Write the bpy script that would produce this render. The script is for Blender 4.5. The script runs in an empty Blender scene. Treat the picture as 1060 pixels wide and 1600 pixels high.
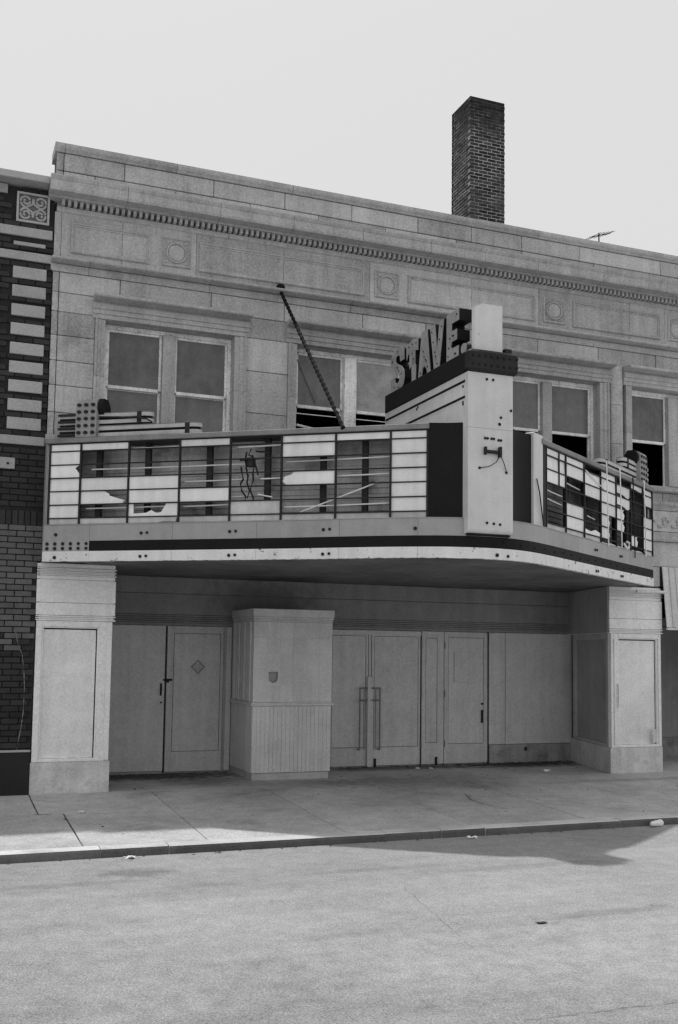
import bpy, bmesh, math, random
from mathutils import Vector, Matrix
random.seed(7)
S = bpy.context.scene
COL = S.collection

# ------------------------------------------------------------------ camera, sky, sun, exposure
cd = bpy.data.cameras.new('camera'); cam = bpy.data.objects.new('camera', cd); COL.objects.link(cam)
S.camera = cam
YAW, PITCH, ROLL = math.radians(21.1276), math.radians(4.7874), math.radians(0.7728)
fw = Vector((math.sin(YAW)*math.cos(PITCH), math.cos(YAW)*math.cos(PITCH), math.sin(PITCH)))
rt = Vector((math.cos(YAW), -math.sin(YAW), 0)); up = rt.cross(fw)
r2 = rt*math.cos(ROLL)+up*math.sin(ROLL); u2 = -rt*math.sin(ROLL)+up*math.cos(ROLL)
M = Matrix((r2, u2, -fw)).transposed().to_4x4(); M.translation = (-1.1525, -13.2943, 1.808)
cam.matrix_world = M
cd.sensor_fit = 'VERTICAL'; cd.sensor_height = 36; cd.sensor_width = 24
cd.lens = 1607.04/1600*36; cd.shift_y = 82.2/1600; cd.clip_end = 2000; cd.clip_start = .05

SUNV = Vector((.07, -.28, -1)).normalized()          # direction the light travels: sun high behind the roof
W = bpy.data.worlds.new('World'); S.world = W; W.use_nodes = True
nt = W.node_tree; nt.nodes.clear()
sky = nt.nodes.new('ShaderNodeTexSky'); sky.sky_type = 'NISHITA'; sky.sun_disc = False
sky.sun_elevation = math.asin(-SUNV.z); sky.sun_rotation = math.atan2(-SUNV.x, -SUNV.y)
sky.air_density = 1.0; sky.dust_density = 6.0; sky.ozone_density = 1.0
bw = nt.nodes.new('ShaderNodeRGBToBW'); bg = nt.nodes.new('ShaderNodeBackground'); ow = nt.nodes.new('ShaderNodeOutputWorld')
# milky high overcast haze: the grey of the sky texture levelled towards one even tone
mx = nt.nodes.new('ShaderNodeMix'); mx.data_type = 'FLOAT'; mx.inputs[0].default_value = .82; mx.inputs[3].default_value = 8.2
nt.links.new(sky.outputs[0], bw.inputs[0]); nt.links.new(bw.outputs[0], mx.inputs[2])
nt.links.new(mx.outputs[0], bg.inputs[0]); bg.inputs[1].default_value = .1
nt.links.new(bg.outputs[0], ow.inputs[0])
sl = bpy.data.lights.new('sun', 'SUN'); sl.energy = 2.6; sl.angle = math.radians(1.2); sl.color = (1, 1, 1)
sun = bpy.data.objects.new('sun', sl); COL.objects.link(sun)
sun.rotation_euler = SUNV.to_track_quat('-Z', 'Y').to_euler(); sun.location = (0, 20, 40)
S.view_settings.view_transform = 'Standard'; S.view_settings.look = 'None'
S.view_settings.exposure = 0.0; S.view_settings.gamma = 1.0; S.view_settings.use_curve_mapping = False

# ------------------------------------------------------------------ materials (black and white film: greys only)
MATS = {}
def mat(name, base, rough=.75, big=(1.2, .12), fine=(45, .10), streak=0, rnd=0, bump=(70, .25), spec=.3, spots=None, soot=None, metal=0, drift=0, scuff=None):
    m = bpy.data.materials.new(name); m.use_nodes = True; n = m.node_tree.nodes; L = m.node_tree.links
    b = n['Principled BSDF']; b.inputs['Roughness'].default_value = rough
    b.inputs['Specular IOR Level'].default_value = spec; b.inputs['Metallic'].default_value = metal
    g = n.new('ShaderNodeNewGeometry')
    def math_(op, a, c):
        x = n.new('ShaderNodeMath'); x.operation = op
        for i, v in ((0, a), (1, c)):
            if isinstance(v, (int, float)): x.inputs[i].default_value = v
            else: L.new(v, x.inputs[i])
        return x.outputs[0]
    def noise(scale, detail=4, vec=None, rg=.55):
        t = n.new('ShaderNodeTexNoise'); t.inputs['Scale'].default_value = scale; t.inputs['Detail'].default_value = detail
        t.inputs['Roughness'].default_value = rg
        L.new(vec if vec else g.outputs['Position'], t.inputs['Vector']); return t.outputs['Fac']
    f = None
    def addf(v, amp):
        nonlocal f
        w = math_('MULTIPLY', math_('SUBTRACT', v, .5), 2*amp)
        f = w if f is None else math_('ADD', f, w)
    addf(noise(big[0], 4), big[1]*2.6); fn = noise(fine[0], 2); addf(fn, fine[1]*3.2)
    addf(noise(5.5, 4), big[1]*1.6)
    if streak:
        mp = n.new('ShaderNodeMapping'); mp.inputs['Scale'].default_value = (9, 9, .55); L.new(g.outputs['Position'], mp.inputs['Vector'])
        addf(noise(1.0, 5, mp.outputs[0]), streak*2)
    if drift:       # long wear marks along the street
        mp = n.new('ShaderNodeMapping'); mp.inputs['Scale'].default_value = (.22, 2.6, 1); L.new(g.outputs['Position'], mp.inputs['Vector'])
        addf(noise(1.0, 6, mp.outputs[0], .6), drift*2)
    if rnd:
        oi = n.new('ShaderNodeObjectInfo'); addf(oi.outputs['Random'], rnd)
    v = math_('MULTIPLY', math_('ADD', f, 1.0), base)
    if spots:       # stains and darker patches with a place of their own: (centre, radii, strength)
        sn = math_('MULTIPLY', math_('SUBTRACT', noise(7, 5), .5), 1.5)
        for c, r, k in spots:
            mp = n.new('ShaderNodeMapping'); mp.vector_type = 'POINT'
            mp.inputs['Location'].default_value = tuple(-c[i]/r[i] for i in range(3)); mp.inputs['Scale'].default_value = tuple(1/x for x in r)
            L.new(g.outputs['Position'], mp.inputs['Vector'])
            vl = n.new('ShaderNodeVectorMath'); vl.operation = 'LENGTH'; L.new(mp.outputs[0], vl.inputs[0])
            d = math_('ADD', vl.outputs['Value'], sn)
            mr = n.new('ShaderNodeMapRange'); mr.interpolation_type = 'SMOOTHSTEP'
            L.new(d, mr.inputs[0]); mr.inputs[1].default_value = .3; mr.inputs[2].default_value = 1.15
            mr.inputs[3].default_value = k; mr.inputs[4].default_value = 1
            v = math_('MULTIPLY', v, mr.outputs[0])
    if soot:        # grime patches: noise-shaped
        sc, lo, hi, k = soot
        mr = n.new('ShaderNodeMapRange'); mr.interpolation_type = 'SMOOTHSTEP'; L.new(noise(sc, 8, None, .65), mr.inputs[0])
        mr.inputs[1].default_value = lo; mr.inputs[2].default_value = hi; mr.inputs[3].default_value = 1; mr.inputs[4].default_value = k
        v = math_('MULTIPLY', v, mr.outputs[0])
    if scuff:       # scattered scrapes and rubbed spots
        sc, lo, hi, k, sx = scuff
        mp = n.new('ShaderNodeMapping'); mp.inputs['Scale'].default_value = (sc, sc, sc*sx); mp.inputs['Rotation'].default_value = (.3, .5, .2); L.new(g.outputs['Position'], mp.inputs['Vector'])
        mr = n.new('ShaderNodeMapRange'); mr.interpolation_type = 'SMOOTHSTEP'; L.new(noise(1.0, 5, mp.outputs[0], .7), mr.inputs[0])
        mr.inputs[1].default_value = lo; mr.inputs[2].default_value = hi; mr.inputs[3].default_value = 1; mr.inputs[4].default_value = k
        v = math_('MULTIPLY', v, mr.outputs[0])
    v = math_('MAXIMUM', v, .004)
    cc = n.new('ShaderNodeCombineColor')
    for i in range(3): L.new(v, cc.inputs[i])
    L.new(cc.outputs[0], b.inputs['Base Color'])
    if bump[1]:
        bp = n.new('ShaderNodeBump'); bp.inputs['Strength'].default_value = bump[1]; bp.inputs['Distance'].default_value = .004
        L.new(noise(bump[0], 4), bp.inputs['Height']); L.new(bp.outputs[0], b.inputs['Normal'])
    MATS[name] = m
    return m
STONE = mat('limestone', .45, .85, (.9, .13), (34, .15), streak=.15, rnd=.22, bump=(60, .35), soot=(1.5, .54, .76, .66), scuff=(7, .60, .72, .78, .6))
STONE2 = mat('carved_limestone', .44, .85, (1.1, .10), (34, .14), streak=.15, rnd=.11, bump=(60, .35), soot=(1.9, .55, .78, .64), scuff=(9, .60, .72, .75, .5))
MEDGROUND = mat('dark_medallion_ground', .15, .9, (2, .2), (50, .15), rnd=.1)  # darker ground inside the neighbour's medallion frame
MARBLE = mat('mottled_marble', .60, .5, (2.5, .16), (40, .10), streak=.12, spec=.35, soot=(5, .55, .7, .72))
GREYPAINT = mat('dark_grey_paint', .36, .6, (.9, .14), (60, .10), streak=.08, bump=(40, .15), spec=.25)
PIERP = mat('pale_pier_paint', .86, .6, (.8, .06), (36, .08), streak=.07, rnd=.02, bump=(40, .12), spec=.25, soot=(1.9, .60, .82, .84), scuff=(14, .66, .72, .78, .45))
HEADP = mat('shaded_header_paint', .29, .65, (.9, .14), (36, .10), streak=.1, bump=(40, .15), spec=.2, spots=[((3.5, 1.75, 2.55), (1.1, 1, .36), .62)])  # shade of the recess put into the paint; darker patch above the booth
RUSTW = mat('rust_pitted_white', .78, .45, (1.5, .07), (60, .05), streak=.09, bump=(20, .03), spec=.4, soot=(11, .60, .68, .22))
FIN = mat('weathered_fin', .50, .5, (3, .1), (50, .1), streak=.1)
MORTAR = mat('dark_mortar', .10, .9, (2, .1), (50, .1))
CREAM = mat('band_stone', .40, .85, (2, .08), (55, .12), rnd=.08)
BRICK = mat('dark_brick', .032, .65, (1.5, .22), (60, .18), rnd=.32, bump=(50, .4), spec=.2)
BRICKP = mat('grey_glazed_brick', .11, .55, (1.2, .3), (60, .15), rnd=.12, bump=(50, .3), spec=.4, soot=(1.2, .5, .68, .5))
BRICKM = mat('brick_mortar', .025, .9, (2, .2), (50, .15))
BASEBLK = mat('black_base_panel', .016, .45, (2, .2), (40, .15), spec=.3)
CHB = mat('chimney_brick', .050, .85, (1.1, .30), (50, .2), rnd=.6, bump=(50, .4), spots=[((8.5, 4.1, 12.75), (1.2, 1.2, .65), .35)])
CHM = mat('chimney_mortar', .36, .95, (1.6, .35), (50, .2), spots=[((8.5, 4.1, 12.75), (1.2, 1.2, .75), .22)], soot=(2.2, .5, .65, .45))
PAINT = mat('grey_house_paint', .63, .6, (.8, .08), (36, .08), streak=.09, rnd=.06, bump=(40, .12), spec=.25, soot=(1.9, .56, .80, .78), scuff=(14, .66, .72, .74, .45))
PAINTD = mat('dingy_paint', .46, .65, (.9, .10), (36, .10), streak=.08, bump=(40, .15), spec=.25, soot=(1.6, .55, .8, .72), scuff=(14, .66, .72, .7, .45))
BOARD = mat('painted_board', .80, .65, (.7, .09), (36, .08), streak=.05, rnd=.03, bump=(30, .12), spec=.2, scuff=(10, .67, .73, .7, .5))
DIRTY = mat('dirty_base', .42, .85, (1.4, .2), (50, .12), streak=.16, bump=(40, .3), soot=(2.2, .45, .7, .45))
WOODW = mat('peeling_white_paint', .84, .7, (4, .15), (40, .15), streak=.1, bump=(50, .3), soot=(9, .57, .68, .6))
SHADE = mat('dusty_pane', .14, .16, (1.1, .26), (30, .08), streak=.16, rnd=.28, bump=(3, .05), spec=.5)
SHADE2 = mat('hazy_pane', .36, .2, (1.1, .3), (30, .08), bump=(20, .02), spec=.5)
DARKIN = mat('dark_interior', .03, .9, (1, .2), (10, .1), bump=(10, 0))
ROOF = mat('tar_roof', .06, .9)
MWHITE = mat('marquee_white_enamel', .64, .4, (1.5, .07), (60, .05), streak=.07, bump=(20, .03), spec=.45, soot=(5, .64, .75, .55))
MGREY = mat('marquee_grey_enamel', .36, .45, (1.3, .09), (60, .06), streak=.08, rnd=.04, bump=(20, .03), spec=.4, soot=(5, .64, .78, .6))
MBLACK = mat('marquee_black_enamel', .010, .55, (1.5, .2), (60, .1), bump=(20, .03), spec=.15)
MLEDGE = mat('grimy_ledge', .24, .7, (2, .15), (50, .12), streak=.1)
HANDLE = mat('painted_handle', .22, .5, (3, .1), (50, .1))
MDARK = mat('dark_steel', .02, .6, (3, .2), (60, .15), bump=(40, .2))
PANEL = mat('milk_glass_panel', .84, .35, (1.2, .06), (40, .03), streak=.09, rnd=.10, soot=(3.5, .56, .75, .8), scuff=(11, .66, .73, .7, .35), bump=(20, .01), spec=.5)
PANELG = mat('grimy_milk_glass', .55, .4, (2, .14), (40, .05), streak=.16, rnd=.08, bump=(20, .01), spec=.4)
CANBACK = mat('sign_box_lining', .50, .6, (2.2, .22), (40, .08), streak=.15, bump=(30, .1), soot=(3, .5, .72, .5))
CANDARK = mat('shaded_box_lining', .25, .7, (2.2, .3), (40, .12), streak=.2, bump=(30, .1), soot=(3, .5, .7, .4))  # weak light inside the right letter box put into a darker lining
TUBE = mat('fluorescent_tube', .85, .25, (3, .05), (40, .02), bump=(20, 0), spec=.5)
SOFFIT = mat('soffit_boards', .15, .6, (1.1, .34), (30, .12), bump=(30, .1), soot=(2.2, .5, .7, .55))
IRON = mat('black_iron', .012, .8, (3, .2), (60, .1), spec=.1)
FACE = mat('letter_face', .32, .55, (4, .16), (60, .08), streak=.1, soot=(6, .55, .7, .6), bump=(30, .1))
SOCK = mat('bulb_socket_black', .012, .5, (3, .1), (40, .1), bump=(20, 0))
CONC = mat('sidewalk_concrete', .47, .9, (.8, .18), (36, .15), rnd=.06, bump=(110, .3), soot=(1.1, .50, .78, .66),
           spots=[((4.0, .1, 0), (1.2, .5, 1), .72), ((7.8, 1.5, 0), (1.7, .5, 1), .22), ((1.7, 1.45, 0), (1.9, .55, 1), .22), ((5.6, 1.6, 0), (1.9, .4, 1), .35), ((2.3, .7, 0), (.7, .7, 1), .6), ((5.2, -.1, 0), (1.6, .8, 1), .72), ((8.4, -.6, 0), (1.9, .18, 1), .75)])
CURBF = mat('dark_kerb_face', .12, .9, (1.5, .2), (60, .15), rnd=.15, bump=(90, .3), soot=(3, .5, .7, .6))  # darker concrete for the street-side face of the kerb
CURB = mat('curb_concrete', .56, .9, (1.2, .14), (90, .12), rnd=.1, bump=(90, .3), soot=(1.8, .5, .75, .65))
ASPH = mat('worn_asphalt', .305, .92, (.35, .15), (95, .30), drift=.10, bump=(160, .6), soot=(.8, .55, .8, .82), spec=.2,
           spots=[((.55, -3.95, 0), (.42, .22, 2), .66), ((-.1, -4.25, 0), (.9, .12, 2), .80), ((2.6, -4.45, 0), (.9, .10, 2), .86), ((4.0, -4.75, 0), (1.1, .12, 2), .85),
                  ((3.75, -6.45, 0), (.7, .11, 2), .78), ((1.0, -4.6, 0), (.5, .1, 2), .85), ((1.6, -6.4, 0), (.8, .10, 2), .88), ((2.0, -10.2, 0), (10, 3.6, 2), .78)])  # last spot: wide darker tone over the near lane
EARTH = mat('pale_ground', .24, .95, (.05, .1), (5, .1), bump=(20, .2))
PAPER = mat('litter_paper', .8, .7, (9, .1), (60, .05))
LEAF = mat('dead_leaf', .05, .8)
STAIN = mat('lime_streak', .20, .9, (9, .3), (80, .3))
CRACK = mat('crack_filler', .05, .9)

# ------------------------------------------------------------------ mesh helpers
class MB:
    def __init__(s): s.v = []; s.f = []; s.mi = []; s.cur = 0
    def add(s, vs, fs):
        o = len(s.v); s.v += [tuple(v) for v in vs]; s.f += [tuple(i+o for i in f) for f in fs]; s.mi += [s.cur]*len(fs); return s
    def box(s, x0, x1, y0, y1, z0, z1, c=0.0, T=None):
        if c <= 0:
            vs = [(x, y, z) for x in (x0, x1) for y in (y0, y1) for z in (z0, z1)]
            fs = [(0, 1, 3, 2), (4, 6, 7, 5), (0, 4, 5, 1), (2, 3, 7, 6), (0, 2, 6, 4), (1, 5, 7, 3)]
        else:
            c = min(c, (x1-x0)*.4, (y1-y0)*.4, (z1-z0)*.4)
            bm = bmesh.new(); bmesh.ops.create_cube(bm, size=1)
            for v in bm.verts: v.co = ((x0+x1)/2+v.co.x*(x1-x0), (y0+y1)/2+v.co.y*(y1-y0), (z0+z1)/2+v.co.z*(z1-z0))
            bmesh.ops.bevel(bm, geom=bm.edges[:], offset=c, segments=1, affect='EDGES')
            bm.verts.index_update(); vs = [tuple(v.co) for v in bm.verts]; fs = [tuple(v.index for v in f.verts) for f in bm.faces]; bm.free()
        if T: vs = [T(*v) for v in vs]
        return s.add(vs, fs)
    def prism(s, poly, a0, a1, T):
        """extrude closed 2-D polygon (counter-clockwise) from a0 to a1; T(a, p, q) gives the point"""
        n = len(poly); vs = [T(a0, *p) for p in poly]+[T(a1, *p) for p in poly]
        fs = [tuple(range(n))[::-1], tuple(range(n, 2*n))]+[(i, (i+1) % n, n+(i+1) % n, n+i) for i in range(n)]
        return s.add(vs, fs)
    def profx(s, poly, x0, x1): return s.prism(poly, x0, x1, lambda a, y, z: (a, y, z))
    def tube(s, pts, r, n=8, caps=True, rs=None):
        pts = [Vector(p) for p in pts]; vs = []; m = len(pts)
        for i, p in enumerate(pts):
            t = (pts[min(i+1, m-1)]-pts[max(i-1, 0)]).normalized()
            a = t.cross(Vector((0, 0, 1)))
            if a.length < 1e-3: a = t.cross(Vector((1, 0, 0)))
            a.normalize(); b = t.cross(a); rr = rs[i] if rs else r
            vs += [p+a*rr*math.cos(2*math.pi*k/n)+b*rr*math.sin(2*math.pi*k/n) for k in range(n)]
        fs = [(i*n+k, i*n+(k+1) % n, (i+1)*n+(k+1) % n, (i+1)*n+k) for i in range(m-1) for k in range(n)]
        if caps: fs += [tuple(range(n))[::-1], tuple(range((m-1)*n, m*n))]
        return s.add(vs, fs)
    def build(s, name, m, parent=None, smooth=False, fixn=True):
        me = bpy.data.meshes.new(name); me.from_pydata(s.v, [], s.f)
        ms = m if isinstance(m, (list, tuple)) else [m]
        for x in ms: me.materials.append(x)
        if len(ms) > 1: me.polygons.foreach_set('material_index', s.mi)
        if fixn:
            bm = bmesh.new(); bm.from_mesh(me); bmesh.ops.recalc_face_normals(bm, faces=bm.faces[:]); bm.to_mesh(me); bm.free()
        if smooth: me.polygons.foreach_set('use_smooth', [True]*len(me.polygons))
        me.update()
        o = bpy.data.objects.new(name, me); COL.objects.link(o); par(o, parent); return o
WORLD = {}
def par(o, parent):
    if parent is None: return o
    o.parent = parent
    if parent.name in WORLD: o.matrix_parent_inverse = Matrix.Translation(-WORLD[parent.name])
    return o
def thing(name, loc, label, cat, group=None):
    o = bpy.data.objects.new(name, None); COL.objects.link(o); o.location = loc; o.empty_display_size = .3
    o['label'] = label; o['category'] = cat
    if group: o['group'] = group
    WORLD[o.name] = Vector(loc); return o
def tag(o, label, cat, group=None):
    o['label'] = label; o['category'] = cat
    if group: o['group'] = group
    return o
def shared(name, mesh, loc, parent, rot=None, scale=None):
    o = bpy.data.objects.new(name, mesh); COL.objects.link(o); par(o, parent); o.location = loc
    if rot is not None: o.rotation_euler = rot
    if scale: o.scale = scale
    return o
def mesh_of(mb, name, m, smooth=False):
    o = mb.build(name, m, None, smooth); me = o.data; bpy.data.objects.remove(o); return me
def bx(name, m, parent, x0, x1, y0, y1, z0, z1, c=.004): return MB().box(x0, x1, y0, y1, z0, z1, c).build(name, m, parent)
R = random.Random(11)

# ------------------------------------------------------------------ ground, road, kerb, sidewalk
SL = .0297; YC = -3.21; ZR = -.182
def zs(y): return SL*y if y < 0 else 0.0
g = MB().add([(-400, -400, -.30), (400, -400, -.30), (400, 400, -.30), (-400, 400, -.30)], [(0, 1, 2, 3)]).build('ground', EARTH); g['kind'] = 'structure'
ys = [YC+.02, -3.6, -4.4, -6, -8, -10, -14, -18]
rd = MB()
for i in range(len(ys)-1):
    z0 = ZR+.035*min(1, max(0, (YC-ys[i])/5)); z1 = ZR+.035*min(1, max(0, (YC-ys[i+1])/5))
    z0 = z1 = ZR
    rd.add([(-60, ys[i+1], z1), (60, ys[i+1], z1), (60, ys[i], z0), (-60, ys[i], z0)], [(0, 1, 2, 3)])
road = rd.build('road', ASPH); road['kind'] = 'structure'
def strip(name, pts, w, z, m, parent, seed=0):
    r = random.Random(seed); mb = MB(); L = []; Rr = []
    for i, p in enumerate(pts):
        a = Vector(pts[max(i-1, 0)]); b = Vector(pts[min(i+1, len(pts)-1)]); t = (b-a).normalized(); nn = Vector((-t.y, t.x)); ww = w*r.uniform(.4, 1.3)
        L.append((p[0]+nn.x*ww, p[1]+nn.y*ww, z(p[1]) if callable(z) else z)); Rr.append((p[0]-nn.x*ww, p[1]-nn.y*ww, z(p[1]) if callable(z) else z))
    k = len(pts); mb.add(L+Rr, [(i, i+1, k+i+1, k+i) for i in range(k-1)]); o = mb.build(name, m, parent); return o
def wob(a, b, n, amp, seed):
    r = random.Random(seed); return [(a[0]+(b[0]-a[0])*i/n+r.uniform(-amp, amp), a[1]+(b[1]-a[1])*i/n+r.uniform(-amp, amp)) for i in range(n+1)]
strip('crack', wob((1.9, -8.28), (3.2, -8.33), 30, .012, 3), .0018, ZR+.004, CRACK, road, 1)
strip('crack', wob((2.6, -5.2), (2.29, -7.0), 24, .012, 4), .0010, ZR+.004, CRACK, road, 2)
far = bx('far_sidewalk', CONC, None, -60, 60, -30, -18, -.29, -.06); far.name = 'opposite_sidewalk'; far['kind'] = 'structure'

walk = MB().add([(-30, YC+.17, zs(YC+.17)-.012), (40, YC+.17, zs(YC+.17)-.012), (40, 0, -.012), (-30, 0, -.012), (40, 1.75, -.012), (-30, 1.75, -.012)], [(0, 1, 2, 3), (3, 2, 4, 5)]).build('sidewalk', MORTAR); walk['kind'] = 'structure'
def slab(x0, x1, y0, y1):
    g_ = .005; x0 += g_; x1 -= g_; y0 += g_; y1 -= g_; dz = R.uniform(-.002, .002); b = .006
    vs = []
    for (xx0, xx1, yy0, yy1, d) in ((x0, x1, y0, y1, -.03), (x0, x1, y0, y1, -b), (x0+b, x1-b, y0+b, y1-b, 0)):
        vs += [(xx0, yy0, zs(yy0)+d+dz), (xx1, yy0, zs(yy0)+d+dz), (xx1, yy1, zs(yy1)+d+dz), (xx0, yy1, zs(yy1)+d+dz)]
    fs = [(8, 9, 10, 11)]+[(i, (i+1) % 4, 4+(i+1) % 4, 4+i) for i in range(4)]+[(4+i, 4+(i+1) % 4, 8+(i+1) % 4, 8+i) for i in range(4)]
    return MB().add(vs, fs).build('slab', CONC, walk)
J = [-.05+1.487*i for i in range(-6, 12)]
slab(-18, J[0], YC+.15, 0)
for a, b in zip(J[:-1], J[1:]):
    if b < 1.5 and b > -.1:
        if b < 0: slab(a, b, -1.35, 0); slab(a, b+.266, YC+.15, -1.35)
        else: slab(a, b, -1.35, 0); slab(a+.266, b, YC+.15, -1.35)
    else: slab(a, b, YC+.15, 0 if b > -.2 else -.0)
slab(J[-1], 30, YC+.15, 0)
slab(.3, 9.2, 0, 1.75); slab(9.2, 14, 0, 1.75)
strip('crack', [(5.35, -1.15), (5.28, -1.35), (5.2, -1.6), (5.2, -1.85), (5.25, -2.1), (5.33, -2.3)], .004, lambda y: zs(y)+.004, CRACK, walk, 5)
strip('crack', wob((7.0, -.2), (7.9, -2.6), 24, .02, 9), .0028, lambda y: zs(y)+.004, CRACK, walk, 6)
strip('crack', wob((-.11, -1.335), (.225, -1.36), 8, .006, 12), .006, lambda y: zs(y)+.004, CRACK, walk, 7)
strip('crack', wob((-.052, -.03), (-.055, -1.34), 12, .004, 13), .0045, lambda y: zs(y)+.004, CRACK, walk, 8)
strip('crack', wob((.216, -1.36), (.216, -2.75), 12, .004, 14), .004, lambda y: zs(y)+.004, CRACK, walk, 9)
kerb = MB().add([(-30, YC+.14, -.3), (40, YC+.14, -.3), (40, YC+.14, -.11), (-30, YC+.14, -.11)], [(0, 1, 2, 3)]).build('kerb', MORTAR); kerb['kind'] = 'structure'
KJ = [-18, -9, -6.5, -4.2, -1.9, .358, 1.012, 3.313, 3.966, 4.496, 6.274, 8.4, 10.6, 13, 16, 30]
for a, b in zip(KJ[:-1], KJ[1:]):
    zt = zs(YC+.08); prof = [(YC, -.29), (YC+.15, -.29), (YC+.15, zs(YC+.15)), (YC+.022, zt-.003), (YC+.006, zt-.012), (YC-.002, zt-.035)]
    jy, jz, jr = R.uniform(-.006, .006), R.uniform(-.004, .002), R.uniform(-.003, .003)
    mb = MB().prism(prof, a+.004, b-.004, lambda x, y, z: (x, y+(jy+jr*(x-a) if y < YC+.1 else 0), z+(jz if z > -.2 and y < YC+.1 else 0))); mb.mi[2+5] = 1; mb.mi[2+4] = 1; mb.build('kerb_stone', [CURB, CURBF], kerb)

# ------------------------------------------------------------------ theatre building
TB = thing('theater_building', (4.7, .5, 0), 'two-storey pale limestone theatre front with dentil cornice and four pairs of windows', 'building')
XE = 12.0
WIN = [(.69, 1.47, 1.64, 2.42), (3.32, 4.08, 4.26, 5.03), (6.57, 7.36, 7.53, 8.32), (8.93, 9.73, 10.0, 10.75)]
HOOD = [(w[0]-.17, w[3]+.20) for w in WIN]
PIER = [(0, HOOD[0][0]), (HOOD[0][1], HOOD[1][0]), (HOOD[1][1], HOOD[2][0]), (HOOD[2][1], HOOD[3][0]), (HOOD[3][1], XE)]
ZO0, ZO1 = 4.48, 6.05
wl = MB()                                            # backing wall of the front and the shell behind it
wl.box(.01, XE-.01, .06, .40, ZO1+.02, 8.22); wl.box(.01, XE-.01, .06, .40, 2.9, ZO0-.03)
edges = [(.01, WIN[0][0]-.03)]+[(WIN[i][3]+.03, WIN[i+1][0]-.03) for i in range(3)]+[(WIN[3][3]+.03, XE-.01)]
for a, b in edges: wl.box(a, b, .06, .40, ZO0-.03, ZO1+.02)
wl.build('front_wall', MORTAR, TB)
bx('side_wall', BRICKM, TB, .02, .30, .41, 14, 0, 7.9); bx('side_wall', BRICKM, TB, XE-.3, XE-.02, .41, 14, 0, 7.9)
bx('rear_wall', BRICKM, TB, .3, XE-.3, 13.7, 14, 0, 7.9)
bx('roof', ROOF, TB, .02, XE-.02, .41, 14, 7.66, 7.78)
bx('upper_floor', DARKIN, TB, .31, XE-.31, .41, 13.69, 4.1, 4.25); bx('room_partition', DARKIN, TB, .31, XE-.31, 3.4, 3.5, 4.26, 7.65)
for x in (2.95, 5.8, 8.69): bx('room_partition', DARKIN, TB, x, x+.06, .42, 3.39, 4.26, 7.65)

def stone(x0, x1, z0, z1, m=STONE, y0=None, y1=.09, name='stone', c=.006, gap=.004):
    yy = R.uniform(-.003, .003) if y0 is None else y0
    return MB().box(x0+gap, x1-gap, yy, y1, z0+gap*.9, z1-gap*.9, c).build(name, m, TB)
def courses(js, z0, z1, **k):
    for a, b in zip(js[:-1], js[1:]): stone(a, b, z0, z1, **k)
def mould(js, prof, name, m=STONE2, gap=.003):
    for a, b in zip(js[:-1], js[1:]): MB().profx(prof, a+gap, b-gap).build(name, m, TB)
courses([0, .09, .87, 2.08, 3.1, 4.11, 5.16, 6.05, 6.92, 7.97, 9.51, 10.8, XE], 7.955, 8.19)
courses([0, .09, .49, 1.56, 2.6, 3.6, 4.64, 5.8, 6.93, 7.46, 8.23, 9.3, 10.4, XE], 7.75, 7.95)
mould([-.03, .10, 1.56, 3.2, 4.64, 5.62, 7.2, 8.8, 10.5, XE+.02], [(.40, 8.195), (-.015, 8.195), (-.03, 8.215), (-.055, 8.235), (-.065, 8.26), (-.065, 8.295), (-.03, 8.31), (.40, 8.32)], 'coping_stone')
mould([-.09, .88, 2.11, 3.14, 4.17, 5.23, 6.12, 7.03, 8.2, 9.4, 10.6, XE+.02],
      [(.09, 7.535), (-.125, 7.5355), (-.135, 7.555), (-.29, 7.562), (-.30, 7.59), (-.30, 7.69), (-.31, 7.70), (-.325, 7.735), (-.325, 7.752), (-.05, 7.775), (.09, 7.775)], 'cornice_stone')
bx('cornice_return', STONE2, TB, -.088, -.002, -.28, .3, 7.56, 7.74, .01)
dn = MB(); x = .075
db = MB().box(.03, XE-.03, .03, .09, 7.463, 7.5345).build('dentil_bed', STONE2, TB)
while x < XE-.06:
    dn.box(x, x+.038, -.105, .0295, 7.466, 7.533); x += .0762
o = dn.build('dentil_band', STONE2, TB); o['kind'] = 'stuff'
mould([.02, 2.3, 4.6, 6.9, 9.2, XE], [(.09, 7.40), (.0, 7.40), (-.012, 7.415), (-.015, 7.43), (-.028, 7.445), (-.03, 7.461), (.09, 7.461)], 'bed_moulding')
courses([0, .09, .87, 1.86, 3.1, 4.40, 6.05, 7.22, 8.9, 9.58, 10.9, XE], 6.755, 7.40, gap=.0022, c=.003)
def ring(mb, rects):
    """nested rectangles (x0,x1,z0,z1,y) joined to a moulding"""
    vs = []
    for (a, b, c, d, y) in rects: vs += [(a, y, c), (b, y, c), (b, y, d), (a, y, d)]
    fs = [(4*k+i, 4*k+(i+1) % 4, 4*k+4+(i+1) % 4, 4*k+4+i) for k in range(len(rects)-1) for i in range(4)]
    return mb.add(vs, fs)
def frame_mould(x0, x1, z0, z1, w=.045, h=.022):
    return [(x0, x1, z0, z1, .02), (x0, x1, z0, z1, -h*.6), (x0+w*.2, x1-w*.2, z0+w*.2, z1-w*.2, -h), (x0+w*.45, x1-w*.45, z0+w*.45, z1-w*.45, -h), (x0+w*.5, x1-w*.5, z0+w*.5, z1-w*.5, -h*.45), (x0+w*.85, x1-w*.85, z0+w*.85, z1-w*.85, -h*.4), (x0+w, x1-w, z0+w, z1-w, .02)]
for a, b in ((.21, 1.24), (1.90, 4.31), (5.0, 7.15), (7.83, 9.49), (10.15, 11.7)):
    ring(MB(), frame_mould(a, b, 6.875, 7.285, .06, .026)).build('frieze_panel', STONE2, TB)
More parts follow.
